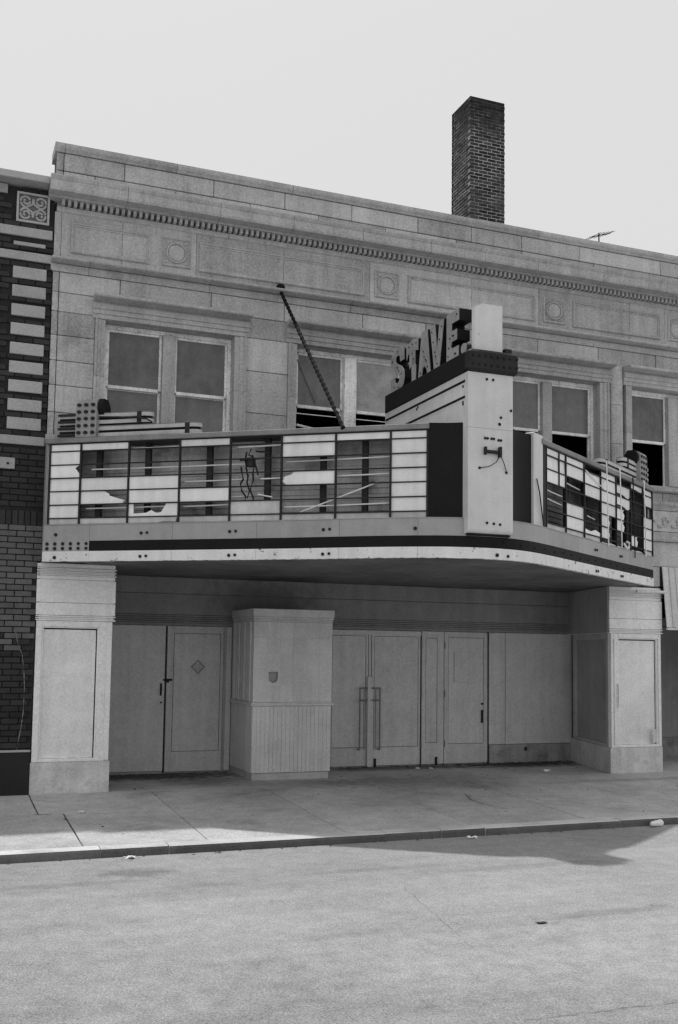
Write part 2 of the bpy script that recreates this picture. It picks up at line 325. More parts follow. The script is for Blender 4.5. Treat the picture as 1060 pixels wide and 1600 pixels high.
for cx in (1.59, 4.665, 7.49, 9.84):
    mb = MB(); hw = .195; zc = 7.085
    ring(mb, frame_mould(cx-hw, cx+hw, zc-hw, zc+hw, .035, .022))
    pr = [(.118, .01), (.118, -.02), (.126, -.026), (.137, -.026), (.146, -.012), (.15, .01)]; N = 36
    vs = [(cx+r*math.cos(2*math.pi*i/N), y, zc+r*math.sin(2*math.pi*i/N)) for (r, y) in pr for i in range(N)]
    mb.add(vs, [(k*N+i, k*N+(i+1) % N, (k+1)*N+(i+1) % N, (k+1)*N+i) for k in range(5) for i in range(N)])
    vs = [(cx+r*math.cos(2*math.pi*i/N), y, zc+r*math.sin(2*math.pi*i/N)) for (r, y) in ((.112, .01), (.108, -.014), (.05, -.02), (.002, -.021)) for i in range(N)]
    mb.add(vs, [(k*N+i, k*N+(i+1) % N, (k+1)*N+(i+1) % N, (k+1)*N+i) for k in range(3) for i in range(N)])
    for sx in (-1, 1):
        for sz in (-1, 1):
            for (dx, dz, r) in ((.13, .13, .022), (.14, .09, .014), (.09, .14, .014), (.148, .05, .010), (.05, .148, .010), (.105, .112, .012), (.145, .145, .01)):
                q = Vector((cx+sx*dx, 0, zc+sz*dz)); n_ = 6
                vs = [(q.x+r*math.cos(i*math.pi/3), .004, q.z+r*math.sin(i*math.pi/3)) for i in range(n_)]+[(q.x+.6*r*math.cos(i*math.pi/3), -.014, q.z+.6*r*math.sin(i*math.pi/3)) for i in range(n_)]
                mb.add(vs, [(i, (i+1) % n_, n_+(i+1) % n_, n_+i) for i in range(n_)]+[tuple(range(n_, 2*n_))])
    mb.build('medallion', STONE2, TB)
mould([-.03, .45, 2.05, 4.1, 6.1, 8.2, 10.2, XE+.01], [(.09, 6.612), (-.012, 6.612), (-.02, 6.635), (-.028, 6.66), (-.03, 6.70), (.01, 6.704), (-.01, 6.712), (-.16, 6.722), (-.175, 6.735), (-.175, 6.752), (.0, 6.762), (.09, 6.762)], 'string_course')
courses([0, .085, .86, 2.08, 3.12, 4.3, 5.3, 6.2, 7.2, 8.3, 9.4, 10.6, XE], 6.345, 6.61)
for i, z in enumerate(zip([4.48, 4.78, 5.13, 5.45, 5.78, 6.09], [4.78, 5.13, 5.45, 5.78, 6.09, 6.345])):
    stone(0, .085, z[0], z[1], y0=-.006); stone(.085, PIER[0][1]+.038, z[0], z[1])
for k in (1, 2, 4):
    a, b = PIER[k]; a -= .038; b += .038 if k < 4 else 0
    js = [a, b] if b-a < .8 else [a, (a+b)/2, b]
    for z0, z1 in ((4.48, 5.02), (5.02, 5.60), (5.60, 6.06), (6.06, 6.345)): courses(js, z0, z1)
a, b = PIER[3]                                       # narrow rounded pier
for z0, z1 in ((4.48, 5.1), (5.1, 5.72), (5.72, 6.345)):
    n_ = 10; poly = [(b-.004, .09), (a+.004, .09)]+[((a+b)/2-math.cos(t*math.pi/n_)*((b-a)/2-.006), .012-.055*math.sin(t*math.pi/n_)) for t in range(n_+1)]
    MB().prism(poly, z0+.003, z1-.003, lambda q, x, y: (x, y, q)).build('pier_stone', STONE2, TB)
# hoods, jambs, sills
for (h0, h1), w in zip(HOOD, WIN):
    prof = [(.09, 6.055), (.02, 6.055), (-.02, 6.06), (-.022, 6.115), (-.038, 6.12), (-.04, 6.175), (-.058, 6.18), (-.06, 6.245), (-.03, 6.25), (-.03, 6.272), (-.10, 6.285), (-.19, 6.30), (-.20, 6.315), (-.20, 6.340), (-.01, 6.352), (.09, 6.352)]
    MB().profx(prof, h0, h1).build('window_hood', STONE2, TB)
    for (x0, x1, s_) in ((h0+.035, w[0], 1), (w[3], h1-.035, -1)):
        wd = x1-x0; o0, o1 = (x0, x1) if s_ > 0 else (x1, x0)
        P = [(o0, .09), (o0, -.03), (o0+s_*.03, -.034), (o0+s_*.035, -.018), (o0+s_*wd*.55, -.018), (o0+s_*wd*.58, -.004), (o1-s_*.004, -.004), (o1-s_*.0, .02), (o1, .36), (o1-s_*.02, .36)]
        for z0, z1 in ((4.48, 5.3), (5.3, 6.055)):
            MB().prism(P, z0+.002, z1-.002, lambda q, x, y: (x, y, q)).build('jamb_stone', STONE2, TB)
    bx('window_head', STONE2, TB, w[0]-.02, w[3]+.02, .092, .40, ZO1, ZO1+.02, 0)
# windows
def window(idx, w, lower):
    D_ = .07; fr = MB(); y0, y1 = .10+D_, .19+D_
    fr.box(w[0], w[0]+.045, y0, y1, ZO0, ZO1-.001, .004); fr.box(w[3]-.045, w[3], y0, y1, ZO0, ZO1-.001, .004)
    fr.box(w[0]+.045, w[3]-.045, y0+.003, y1, ZO1-.055, ZO1-.001, .004); fr.box(w[0]+.045, w[3]-.045, y0-.03, y1, ZO0, ZO0+.04, .004)
    F = fr.build('window', WOODW, TB)
    MB().box(w[1], w[2], y0-.05, y1, ZO0+.04, ZO1-.056, .006).build('mullion', STONE2 if idx != 1 else WOODW, F)
    for k, (a, b) in enumerate(((w[0]+.045, w[1]), (w[2], w[3]-.045))):
        zt, zb = ZO1-.056, ZO0+.04; zm = 5.23; t = .036
        u = MB(); u.box(a+.002, a+t, .125+D_, .155+D_, zm, zt, .003); u.box(b-t, b-.002, .125+D_, .155+D_, zm, zt, .003); u.box(a+t, b-t, .125+D_, .155+D_, zt-.03, zt, .003)
        u.box(a+t, b-t, .120+D_, .158+D_, zm-.022, zm+.022, .003); U = u.build('sash', WOODW, F)
        pm = SHADE2 if (idx, k) == (1, 1) else SHADE
        MB().box(a+t-.004, b-t+.004, .138+D_, .142+D_, zm+.02, zt-.028).build('pane', pm, F)
        st = lower[k]
        if st == 'shut':
            u = MB(); u.box(a+.002, a+t, .16+D_, .188+D_, zb, zm, .003); u.box(b-t, b-.002, .16+D_, .188+D_, zb, zm, .003); u.box(a+t, b-t, .16+D_, .188+D_, zb, zb+.06, .003); u.box(a+t, b-t, .16+D_, .188+D_, zm-.035, zm, .003)
            u.build('sash', WOODW, F); MB().box(a+t-.004, b-t+.004, .172+D_, .176+D_, zb+.058, zm-.034).build('pane', SHADE, F)
        elif st == 'up':       # lower sash pushed part of the way up
            u = MB(); u.box(a+t, b-t, .16+D_, .188+D_, zm-.16+D_, zm-.10, .003); u.box(a+.002, a+t, .16+D_, .188+D_, zm-.16+D_, zm+.3, .003); u.box(b-t, b-.002, .16+D_, .188+D_, zm-.16+D_, zm+.3, .003)
            u.build('sash', WOODW, F)
        else:
            MB().box(a+.002, a+.02, .16+D_, .188+D_, zb, zm, .003).build('sash_track', WOODW, F); MB().box(b-.02, b-.002, .16+D_, .188+D_, zb, zm, .003).build('sash_track', WOODW, F)
    return F
f0 = window(0, WIN[0], ('shut', 'shut')); f1 = window(1, WIN[1], ('up', 'up')); window(2, WIN[2], ('open', 'open')); window(3, WIN[3], ('open', 'open'))
MB().tube([(3.42, .28, 4.98), (3.75, .27, 4.93), (4.03, .28, 4.86)], .018, 6).build('loose_batten', WOODW, f1)
MB().tube([(3.38, .19, 5.9), (3.66, .19, 5.30)], .004, 5).build('sash_cord', MDARK, f1)
# below the windows
mould([-.02, 2.9, 5.8, 8.6, XE+.01], [(.09, 4.385), (-.05, 4.385), (-.09, 4.40), (-.095, 4.455), (-.06, 4.475), (.09, 4.479)], 'sill_stone')
courses([0, 1.2, 2.4, 3.6, 4.8, 6.0, 7.2, 8.4, 9.5, 10.7, XE], 4.24, 4.384)
mould([0, 2.9, 5.8, 8.6, XE], [(.09, 4.10), (-.01, 4.10), (-.03, 4.15), (-.07, 4.19), (-.075, 4.235), (.09, 4.239)], 'string_course')
courses([0, 1.3, 2.6, 3.9, 5.2, 6.5, 7.8, 8.9, 10.2, XE], 3.76, 4.099)
mould([0, 2.9, 5.8, 8.6, XE], [(.09, 3.60), (-.06, 3.60), (-.075, 3.63), (-.07, 3.68), (-.03, 3.71), (-.01, 3.755), (.09, 3.759)], 'string_course')
courses([0, 1.3, 2.6, 3.9, 5.2, 6.5, 7.8, 9.2, 10.5, XE], 3.2, 3.599); courses([0, 1.3, 2.6, 3.9, 5.2, 6.5, 7.8, 9.43], 2.88, 3.199)
for k in range(12):                                   # running scroll carved in the band by the right end
    cx = 8.75+.27*k; pts = []
    for i in range(22):
        t = i/21; ang = math.pi*.2+t*math.pi*2.6; r = .085*(1-t*.75); pts.append((cx+r*math.cos(ang), -.008, 3.925+r*math.sin(ang)))
    pts = [(cx-.17, -.008, 3.85), (cx-.10, -.008, 3.835), (cx+.0, -.008, 3.86), (cx+.055, -.008, 3.91)]+pts[3:]
    MB().tube(pts, .017, 6).build('scroll', STONE2, TB)

# chimney, brick by brick
CX0, CX1, CY0, CY1, CT = 8.18, 8.96, 4.0, 4.79, 12.82
chim = MB().box(CX0+.005, CX1-.005, CY0+.005, CY1-.005, 7.78, CT-.035, .0).build('chimney', CHM, TB)
bl = mesh_of(MB().box(-.0905, .0905, -.045, .045, -.026, .026, .004), 'brick', CHB)
bh = mesh_of(MB().box(-.0425, .0425, -.045, .045, -.0275, .0275, .004), 'brick', CHB)
cnt = 0; rest = MB(); H = .0674
nrow = int((CT-7.8)/H)
def cbrick(lx, half, face, z, crumble):
    """one brick of a chimney face; lx runs along the face"""
    global cnt
    if crumble: z -= R.uniform(.0, .03)
    j = R.uniform(-.004, .004); jz = R.uniform(-.003, .003)
    if face == 'front': loc = (CX0+lx, CY0+.045+j, z+jz); rot = (R.uniform(-.01, .01), R.uniform(-.02, .02), R.uniform(-.01, .01))
    elif face == 'left': loc = (CX0+.045+j, CY0+lx, z+jz); rot = (R.uniform(-.02, .02), R.uniform(-.01, .01), math.pi/2+R.uniform(-.01, .01))
    elif face == 'right': loc = (CX1-.045+j, CY0+lx, z+jz); rot = (0, 0, math.pi/2)
    else: loc = (CX0+lx, CY1-.045+j, z+jz); rot = (0, 0, 0)
    if face in ('front', 'left') and z > 10.2 and cnt < 300: shared('brick', bh if half else bl, loc, chim, rot); cnt += 1
    else:
        w = .0425 if half else .0925
        if face in ('front', 'back'): rest.box(loc[0]-w, loc[0]+w, loc[1]-.045, loc[1]+.045, loc[2]-.0275, loc[2]+.0275)
        else: rest.box(loc[0]-.045, loc[0]+.045, loc[1]-w, loc[1]+w, loc[2]-.0275, loc[2]+.0275)
for r_ in range(nrow-1, -1, -1):
    z = 7.8+H*(r_+.5)
    for face in ('front', 'left', 'right', 'back'):
        odd = (r_ % 2) ^ (face in ('left', 'right'))
        seq = [(.0975+.195*i, False) for i in range(4)] if odd else [(.045, True)]+[(.1925+.195*i, False) for i in range(3)]+[(.735, True)]
        for lx, hf in seq:
            if face in ('left', 'right') and (lx < .09 or lx > .69): lx = min(max(lx, .14), .65) if not hf else lx
            if face in ('left', 'right') and hf: continue
            cbrick(lx, hf, face, z, crumble=(r_ == nrow-1 and R.random() < .35))
o = rest.build('brickwork', CHB, chim, fixn=False); o['kind'] = 'stuff'

# ------------------------------------------------------------------ ground floor: display piers, door wall
def pier(x0, x1, splay, right):
    """boarded display case pier"""
    b = MB()
    fx0, fx1 = x0, x1
    poly = lambda e: ([(x0+e, 0+e), (x1-e, 0+e), (x1-e, 1.9), (x0+splay+e, 1.9)] if right else [(x0+max(e, 0), 0+e), (x1-e, 0+e), (x1-splay-e, 1.9), (x0+max(e, 0), 1.9)])
    ext = lambda mb, P, z0, z1: mb.prism(P, z0, z1, lambda q, x, y: (x, y, q))
    base = ext(MB(), poly(-.004), -.02, .385).build('pier_base', MARBLE, TB)
    ext(MB(), poly(.07), .386, 2.135).build('case_body', DARKIN, TB)
    cap = MB(); zz = [2.135, 2.158, 2.181, 2.204, 2.362, 2.652, 2.70, 2.72, 2.74, 2.76, 2.78, 2.80, 2.855]
    for i, (a, c) in enumerate(zip(zz[:-1], zz[1:])):
        P = poly(-.014 if c-a > .1 else -.004 if i % 2 else -.02); ext(cap, P, a+.0045, c-.0045)
    ext(cap, poly(.01), 2.13, 2.86); cap.build('pier_cap', PIERP, TB)
    # front frame and board
    fr = MB(); l, r_ = x0+.012, x1-.012
    iw0, iw1 = (.075, .16) if not right else (.14, .05)
    fr.box(l, l+iw0, -.012, .075, .387, 2.134, .006); fr.box(r_-iw1, r_, -.012, .075, .387, 2.134, .006)
    fr.box(l+iw0, r_-iw1, -.010, .075, 2.06, 2.134, .006); fr.box(l+iw0, r_-iw1, -.010, .075, .387, .425, .006)
    if right: fr.box(l+.045, l+.075, -.03, -.013, .43, 2.05, .004)
    else: fr.box(r_-.07, r_-.004, -.035, -.0125, .40, 2.13, .006)
    F = fr.build('case_frame', PIERP, TB)
    tr = MB(); a, c = l+iw0, r_-iw1
    tr.box(a, a+.02, .012, .06, .425, 2.06, .003); tr.box(c-.02, c, .012, .06, .425, 2.06, .003); tr.box(a+.02, c-.02, .012, .06, 2.045, 2.06, .003); tr.build('glazing_bead', PIERP, F)
    MB().box(a+.021, c-.034, .050, .066, .427, 2.028, .002).build('board', BOARD, F)
    return F
pl = pier(-.05, .91, .45, False); pr_ = pier(8.47, 9.43, .5, True)
MB().box(9.24, 9.33, -.02, -.004, .45, .66, .004, T=lambda x, y, z: (x-.25*(z-.45)*.4, y, z)).build('loose_board', PAINT, pr_)
MB().tube([(8.585, -.04, 1.0), (8.585, -.045, 1.12), (8.585, -.04, 1.36)], .012, 6).build('handle', PAINT, pr_)
MB().tube([(8.9, -.10, 2.79), (9.44, -.12, 2.79)], .025, 8).build('conduit', PAINT, pr_)
# splayed flank of the right pier: frame and dark board
d = Vector((.5, 1.9, 0)).normalized(); nrm = Vector((-d.y, d.x, 0))
def flank(u, dpt, z): p_ = Vector((8.47, 0, 0))+d*u+nrm*dpt; return (p_.x, p_.y, z)
def fbox(name, m, u0, u1, d0, d1, z0, z1, parent): return MB().box(u0, u1, d0, d1, z0, z1, .004, T=flank).build(name, m, parent)
fbox('flank_facing', GREYPAINT, .03, 1.78, -.02, .025, 2.142, 2.858, TB)  # upper flank: its shade is put into the darker grey paint
FF = fbox('flank_frame', PAINTD, .06, .16, -.06, .012, .39, 2.13, TB)
fbox('stile', PAINTD, 1.56, 1.66, -.06, .012, .39, 2.13, FF); fbox('rail', PAINTD, .16, 1.56, -.06, .010, 2.04, 2.13, FF); fbox('rail', PAINTD, .16, 1.56, -.06, .010, .39, .44, FF)
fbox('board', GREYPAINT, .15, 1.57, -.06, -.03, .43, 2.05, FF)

YD = 1.75
bx('door_wall', PAINTD, TB, .3, 9.2, YD+.05, YD+.25, -.02, 2.9, 0)
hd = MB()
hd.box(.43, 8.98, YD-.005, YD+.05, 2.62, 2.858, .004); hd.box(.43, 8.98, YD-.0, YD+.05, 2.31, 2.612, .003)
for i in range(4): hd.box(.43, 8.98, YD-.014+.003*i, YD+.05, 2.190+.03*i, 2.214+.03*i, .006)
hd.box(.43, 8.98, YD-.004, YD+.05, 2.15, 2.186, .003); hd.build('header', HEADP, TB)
def leaf(x0, x1, z0=.015, z1=2.14, dy=0.0, inset=None, m=PAINT, name='door'):
    mb = MB()
    if inset is None: mb.box(x0+.004, x1-.004, YD+.012+dy, YD+.049, z0, z1, .004)
    else:
        a, b, c, d_ = inset
        mb.box(x0+.004, a, YD+dy+.008, YD+.049, z0, z1, .004); mb.box(b, x1-.004, YD+dy+.008, YD+.049, z0, z1, .004)
        mb.box(a, b, YD+dy+.008, YD+.049, d_, z1, .004); mb.box(a, b, YD+dy+.008, YD+.049, z0, c, .004)
    D = mb.build(name, m, TB)
    if inset: MB().box(a+.007, b-.007, YD+dy+.014, YD+.049, c+.007, d_-.007, .003).build('door_panel', PAINT, D)
    return D
leaf(.45, 1.12); dA = leaf(1.12, 1.955, z0=.03); dB = leaf(1.975, 2.83, inset=(2.075, 2.785, .305, 2.035))
bx('doorway_gap', DARKIN, TB, 1.957, 1.973, YD+.03, YD+.049, 0, 2.14, 0)
# diamond window in the second leaf, a moulded rim round a sunken pane
dm = MB(); c0 = (2.443, 1.54)
vs = [];
for (r_, y) in ((.112, .02), (.112, .004), (.100, .0), (.086, .004), (.082, .0139)): vs += [(c0[0]+r_, YD+y, c0[1]), (c0[0], YD+y, c0[1]+r_), (c0[0]-r_, YD+y, c0[1]), (c0[0], YD+y, c0[1]-r_)]
dm.add(vs, [(4*k+i, 4*k+(i+1) % 4, 4*k+4+(i+1) % 4, 4*k+4+i) for k in range(4) for i in range(4)]); dm.build('diamond_frame', GREYPAINT, dB)
dm = MB(); dm.add([(c0[0]+.083, YD+.0125, c0[1]), (c0[0], YD+.0125, c0[1]+.083), (c0[0]-.083, YD+.0125, c0[1]), (c0[0], YD+.0125, c0[1]-.083)], [(0, 1, 2, 3)]); dm.build('diamond_pane', PAINTD, dB)
hp = MB(); hp.box(1.885, 1.912, YD-.0, YD+.013, 1.12, 1.30, .003); hp.tube([(1.9, YD-.02, 1.15), (1.9, YD-.035, 1.21), (1.9, YD-.02, 1.27)], .008, 6); hp.build('handle', MDARK, dA)
hp = MB(); hp.box(1.93, 2.06, YD-.012, YD+.008, 1.335, 1.365, .003); hp.box(1.975, 2.01, YD-.03, YD-.012, 1.31, 1.36, .004); hp.build('hasp', MDARK, dA)
MB().tube([(1.905, YD+.02, 1.02), (1.905, YD-.004, 1.02)], .014, 8).build('lock', MDARK, dA)
leaf(2.87, 2.96); leaf(3.0, 4.5)
dC = leaf(4.52, 5.185, inset=(4.57, 5.145, .30, 2.05)); dE = leaf(5.24, 6.098, inset=(5.285, 6.06, .30, 2.05), z1=2.14)
bx('transom_bar', PAINT, TB, 4.52, 6.10, YD-.012, YD+.008, 2.065, 2.135, .004)
bx('doorway_gap', DARKIN, TB, 6.092, 6.118, YD+.02, YD+.049, 0, 2.14, 0); bx('meeting_stile', PAINT, TB, 5.192, 5.233, YD+.012, YD+.049, 0.01, 2.06, .003)
ast = MB().box(5.16, 5.262, YD-.035, YD+.007, .0, 1.41, .006); ast = ast.build('astragal_board', PAINT, TB)
for (xh, s_) in ((5.02, 1), (5.36, -1)):
    h_ = MB(); h_.tube([(xh, YD-.06, .27), (xh, YD-.06, 1.235)], .013, 8); xi = xh+s_*.10
    h_.tube([(xi-.03*s_, YD-.05, .27), (xi-.03*s_, YD-.05, 1.2)], .006, 6)
    for z in (1.23, 1.04): h_.tube([(xh, YD-.06, z), (xi+.03*s_, YD-.045, z), (xi+.03*s_, YD+.01, z)], .012, 8)
    h_.tube([(xh, YD+.01, .275), (xh, YD-.062, .275)], .012, 8); h_.build('pull_handle', HANDLE, dC if s_ > 0 else dE)
dF = leaf(6.117, 6.52, inset=(6.19, 6.40, .355, 2.035), name='side_panel')
dG = leaf(6.522, 7.326, inset=(6.598, 7.25, .325, 2.05))
bx('doorway_gap', DARKIN, TB, 7.317, 7.352, YD+.02, YD+.049, 0, 2.16, 0); bx('doorway_gap', DARKIN, TB, 6.502, 6.543, YD+.04, YD+.049, 0, 2.14, 0)
MB().box(6.70, 7.13, YD-.014, YD+.012, 1.315, 1.81, .002).build('patch_panel', PAINT, dG)
for z in (.28, 1.08, 1.86):
    MB().tube([(6.107, YD-.006, z), (6.107, YD-.006, z+.13)], .012, 8).build('hinge', HANDLE, dE); MB().tube([(6.53, YD-.004, z), (6.53, YD-.004, z+.11)], .009, 8).build('hinge', HANDLE, dG)
hp = MB(); hp.box(7.20, 7.235, YD-.012, YD+.008, .66, .87, .004); hp.tube([(7.22, YD+.01, .97), (7.22, YD-.015, .97)], .018, 8); hp.build('handle', MDARK, dG)
leaf(7.350, 7.66, z0=.305, name='wall_board'); leaf(7.664, 8.97, z0=.305, name='wall_board')
bx('wall_base', DIRTY, TB, 7.355, 8.97, YD-.004, YD+.049, -.01, .30, .006)
bx('dirt_patch', CRACK, TB, 8.01, 8.07, YD-.007, YD-.003, .19, .25, .002)
for x in (5.29, 6.36): bx('door_stop', MDARK, TB, x, x+.03, YD-.03, YD+.0, .0, .13, .004)
# right-hand shop front
bx('shop_recess_wall', GREYPAINT, TB, 9.47, XE, 1.9, 2.0, -.02, 3.2, 0); bx('shop_recess_side', PAINTD, TB, 9.435, 9.465, .1, 1.9, -.02, 3.2, 0)
bx('shop_post', PAINT, TB, 9.50, 9.58, .25, .33, -.02, 2.6, .006); bx('shop_ceiling', SOFFIT, TB, 9.47, XE, .1, 1.9, 2.30, 2.4, 0)
bx('shop_wall_base', DIRTY, TB, 9.59, XE, 1.82, 1.899, -.02, .35, .006)
AW = thing('storefront_awning', (10.7, -.05, 2.24), 'ribbed sheet-metal awning panel beside the right pier, cut by the frame', 'awning')
def aw(x, t, z): s_ = (3.2-z)/.96; return (x, -.02-.10*s_-t, z)
for k in range(20):
    x = 9.455+.125*k; MB().box(x+.003, x+.122, -.012, .0, 2.24, 3.2, .003, T=lambda a, b, c: aw(a, b, c)).build('slat', PAINT, AW)
    MB().box(x-.010, x+.010, -.002, .014, 2.245, 3.195, .003, T=lambda a, b, c: aw(a, b, c)).build('seam', PAINT, AW)
bx('valance', PAINT, AW, 9.45, 11.96, -.145, -.10, 2.20, 2.235, .004)

# ------------------------------------------------------------------ ticket booth
BO = thing('ticket_booth', (3.535, 1.1, 0), 'boxy grey ticket booth with a broken hole, in front of the doors', 'ticket booth')
bx('plinth', PAINTD, BO, 2.962, 4.10, .61, 1.70, -.01, .098, .006)
bx('core', DARKIN, BO, 3.0, 4.07, .66, 1.70, .1, 2.3, 0)
npl = 19; w_ = (4.115-2.95)/npl
for i in range(npl): bx('plank', PAINT, BO, 2.95+i*w_+.0008, 2.95+(i+1)*w_-.0008, .585+R.uniform(-.0015, .0015), .66, .10, 1.025, .004)
for i in range(10): bx('plank', PAINT, BO, 2.945, 3.0, .60+i*.11+.001, .60+(i+1)*.11-.001, .10, 1.025, .003)
bx('plank', PAINT, BO, 4.07, 4.115, .66, 1.70, .10, 1.025, .003)
cl = MB(); cl.box(2.915, 4.15, .55, 1.72, 1.028, 1.052, .004); cl.box(2.93, 4.135, .57, 1.72, 1.053, 1.075, .004); cl.build('counter_ledge', PAINT, BO)
nx, nz = 6, 5; tx0, tx1, tz0, tz1 = 2.95, 4.125, 1.078, 2.20
cw, ch = (tx1-tx0)/nx, (tz1-tz0)/nz
for i in range(nx):
    for k in range(nz):
        a, b, c, e = tx0+i*cw+.0005, tx0+(i+1)*cw-.0005, tz0+k*ch+.0005, tz0+(k+1)*ch-.0005
        if (i, k) == (1, 1):
            # the smashed pane: a rim of glazing left round a jagged hole
            h = [(3.172, 1.50), (3.315, 1.503), (3.318, 1.41), (3.30, 1.365), (3.25, 1.345), (3.205, 1.362), (3.178, 1.375)]
            oz = [(a, e), (b, e), (b, c), (a, c)]
            mb = MB()
            hh = [(max(a+.01, min(b-.008, x)), max(c+.008, min(e-.01, z))) for x, z in h]
            y_ = .586
            outer = [(a, e), (b, e), (b, (c+e)/2), (b, c), ((a+b)/2, c), (a, c), (a, (c+e)/2)]
            for yy, yb in ((.586, .625),):
                n_ = 7; vs = [(p[0], yy, p[1]) for p in outer]+[(p[0], yy, p[1]) for p in hh]+[(p[0], yb, p[1]) for p in hh]
                mb.add(vs, [(j, (j+1) % n_, n_+(j+1) % n_, n_+j) for j in range(n_)]+[(n_+j, n_+(j+1) % n_, 2*n_+(j+1) % n_, 2*n_+j) for j in range(n_)])
            mb.build('tile', PAINT, BO)
        else: bx('tile', PAINT, BO, a, b, .586+R.uniform(-.0004, .0004), .61, c, e, .0012)
bk = MB(); bk.box(3.0, 4.07, .612, .655, 1.078, 2.2); 
bx('upper_side', PAINT, BO, 2.952, 2.985, .612, 1.70, 1.078, 2.2, .004); bx('upper_side', PAINT, BO, 4.08, 4.123, .612, 1.70, 1.078, 2.2, .004)
bx('hole_backing', MGREY, BO, 3.1, 3.4, .648, .655, 1.3, 1.55, 0)
for y in (.72, 1.02, 1.30, 1.55): bx('stile', PAINT, BO, 2.937, 2.953, y, y+.05, 1.078, 2.2, .003)
cp = MB(); cp.box(2.948, 4.128, .582, 1.70, 2.202, 2.222, .004); cp.box(2.944, 4.132, .576, 1.70, 2.224, 2.244, .004); cp.box(2.94, 4.136, .570, 1.70, 2.246, 2.27, .004); cp.box(2.93, 4.146, .558, 1.71, 2.272, 2.385, .006)
cp.build('cap', PAINT, BO)

# ------------------------------------------------------------------ marquee
MQ = thing('marquee', (4.5, -.3, 2.85), 'wedge-shaped theatre marquee with broken white letter panels over the entrance', 'marquee')
LA, LB = Vector((0, -.3, 0)), Vector((4.15, -3.26, 0)); RA, RB = Vector((4.95, -3.2, 0)), Vector((8.87, -.5, 0))
ld = (LB-LA).normalized(); ln = Vector((ld.y, -ld.x, 0)); rdv = (RB-RA).normalized(); rn = Vector((rdv.y, -rdv.x, 0))
def TL(u, d_, z): p_ = LA+ld*u+ln*d_; return (p_.x, p_.y, z)
def TR(u, d_, z): p_ = RA+rdv*u+rn*d_; return (p_.x, p_.y, z)
ctl = [(-.02, -.315), (1.3, -1.255), (2.5, -2.125), (3.3, -2.76), (3.85, -3.12), (4.25, -3.265), (4.65, -3.285), (5.05, -3.17), (5.55, -2.86), (6.2, -2.40), (7.5, -1.48), (8.89, -.515)]
def cat(P, n=6):
    out = []
    for i in range(len(P)-1):
        p0, p1, p2, p3 = [Vector(P[max(0, min(len(P)-1, j))]) for j in (i-1, i, i+1, i+2)]
        for k in range(n):
            t = k/n; out.append(.5*((2*p1)+(-p0+p2)*t+(2*p0-5*p1+4*p2-p3)*t*t+(-p0+3*p1-3*p2+p3)*t**3))
    return out+[Vector(P[-1])]
path = cat(ctl); cum = [0]
for a, b in zip(path[:-1], path[1:]): cum.append(cum[-1]+(b-a).length)
TOT = cum[-1]
def at(s):
    s = min(max(s, 0), TOT-1e-6)
    for i in range(len(path)-1):
        if cum[i+1] >= s:
            t = (s-cum[i])/(cum[i+1]-cum[i]); p_ = path[i].lerp(path[i+1], t); tg = (path[i+1]-path[i]).normalized(); return p_, Vector((tg.y, -tg.x))
def band(name, m, s0, s1, z0, z1, off, th, ragged=0, n=None, parent=MQ):
    n = n or max(2, int((s1-s0)/.12)); mb = MB(); vs = []
    for i in range(n+1):
        p_, nn = at(s0+(s1-s0)*i/n); zz = z0+(R.random()**3*ragged if ragged else 0)
        for d_, z in ((off, zz), (off, z1), (off-th, z1), (off-th, zz)): vs.append((p_.x+nn.x*d_, p_.y+nn.y*d_, z))
    fs = [(4*i+k, 4*i+(k+1) % 4, 4*i+4+(k+1) % 4, 4*i+4+k) for i in range(n) for k in range(4)]+[(0, 1, 2, 3), (4*n+3, 4*n+2, 4*n+1, 4*n)]
    return mb.add(vs, fs).build(name, m, parent)
joints = [0, .62, 1.70, 2.75, 3.75, 4.65, TOT*.5+.35, 6.6, 7.6, 8.7, 9.6, TOT]
joints = [j for j in joints if j < TOT]+[TOT]; joints = sorted(set(joints))
for a, b in zip(joints[:-1], joints[1:]):
    band('fascia_panel', MGREY, a+.0015, b-.0015, 3.092, 3.287, .0, .05)
    band('white_stripe', RUSTW, a+.0015, b-.0015, 2.842, 2.966, .012, .06, ragged=.008, n=int((b-a)/.03))
    if a > .6: band('black_stripe', MBLACK, a, b, 2.967, 3.091, .004, .05)
band('fascia_panel', MGREY, .0, .619, 2.967, 3.091, .004, .05)
band('fascia_lip', MGREY, 0, TOT, 3.288, 3.296, .006, .28)
sk = mesh_of(MB().tube([(0, .002, 0), (0, -.012, 0)], .021, 8), 'bulb_socket', SOCK)
def sock(s, z, off=.0, sc=1):
    p_, nn = at(s); shared('bulb_socket', sk, (p_.x+nn.x*off, p_.y+nn.y*off, z), MQ, (0, 0, math.atan2(nn.x, -nn.y)), (sc, 1, sc))
for k in range(6):
    for z in (3.00, 3.058): sock(.06+.105*k, z, .005, 1 if k < 4 else .9)
sock(.17, 3.17); sock(.17, 2.89, .013)
for s in (1.30, 2.42, 3.56, 8.2, 9.2):
    for z, o_ in ((3.175, .001), (2.895, .013)):
        sock(s, z, o_, .9); sock(s+.075, z+.004, o_, .8)
sock(4.62, 3.17); sock(5.55, 2.89, .013); sock(5.70, 2.885, .013, .8)
for k in range(34): sock(.80+.285*k, 3.03+R.uniform(-.02, .02), .006, .35)
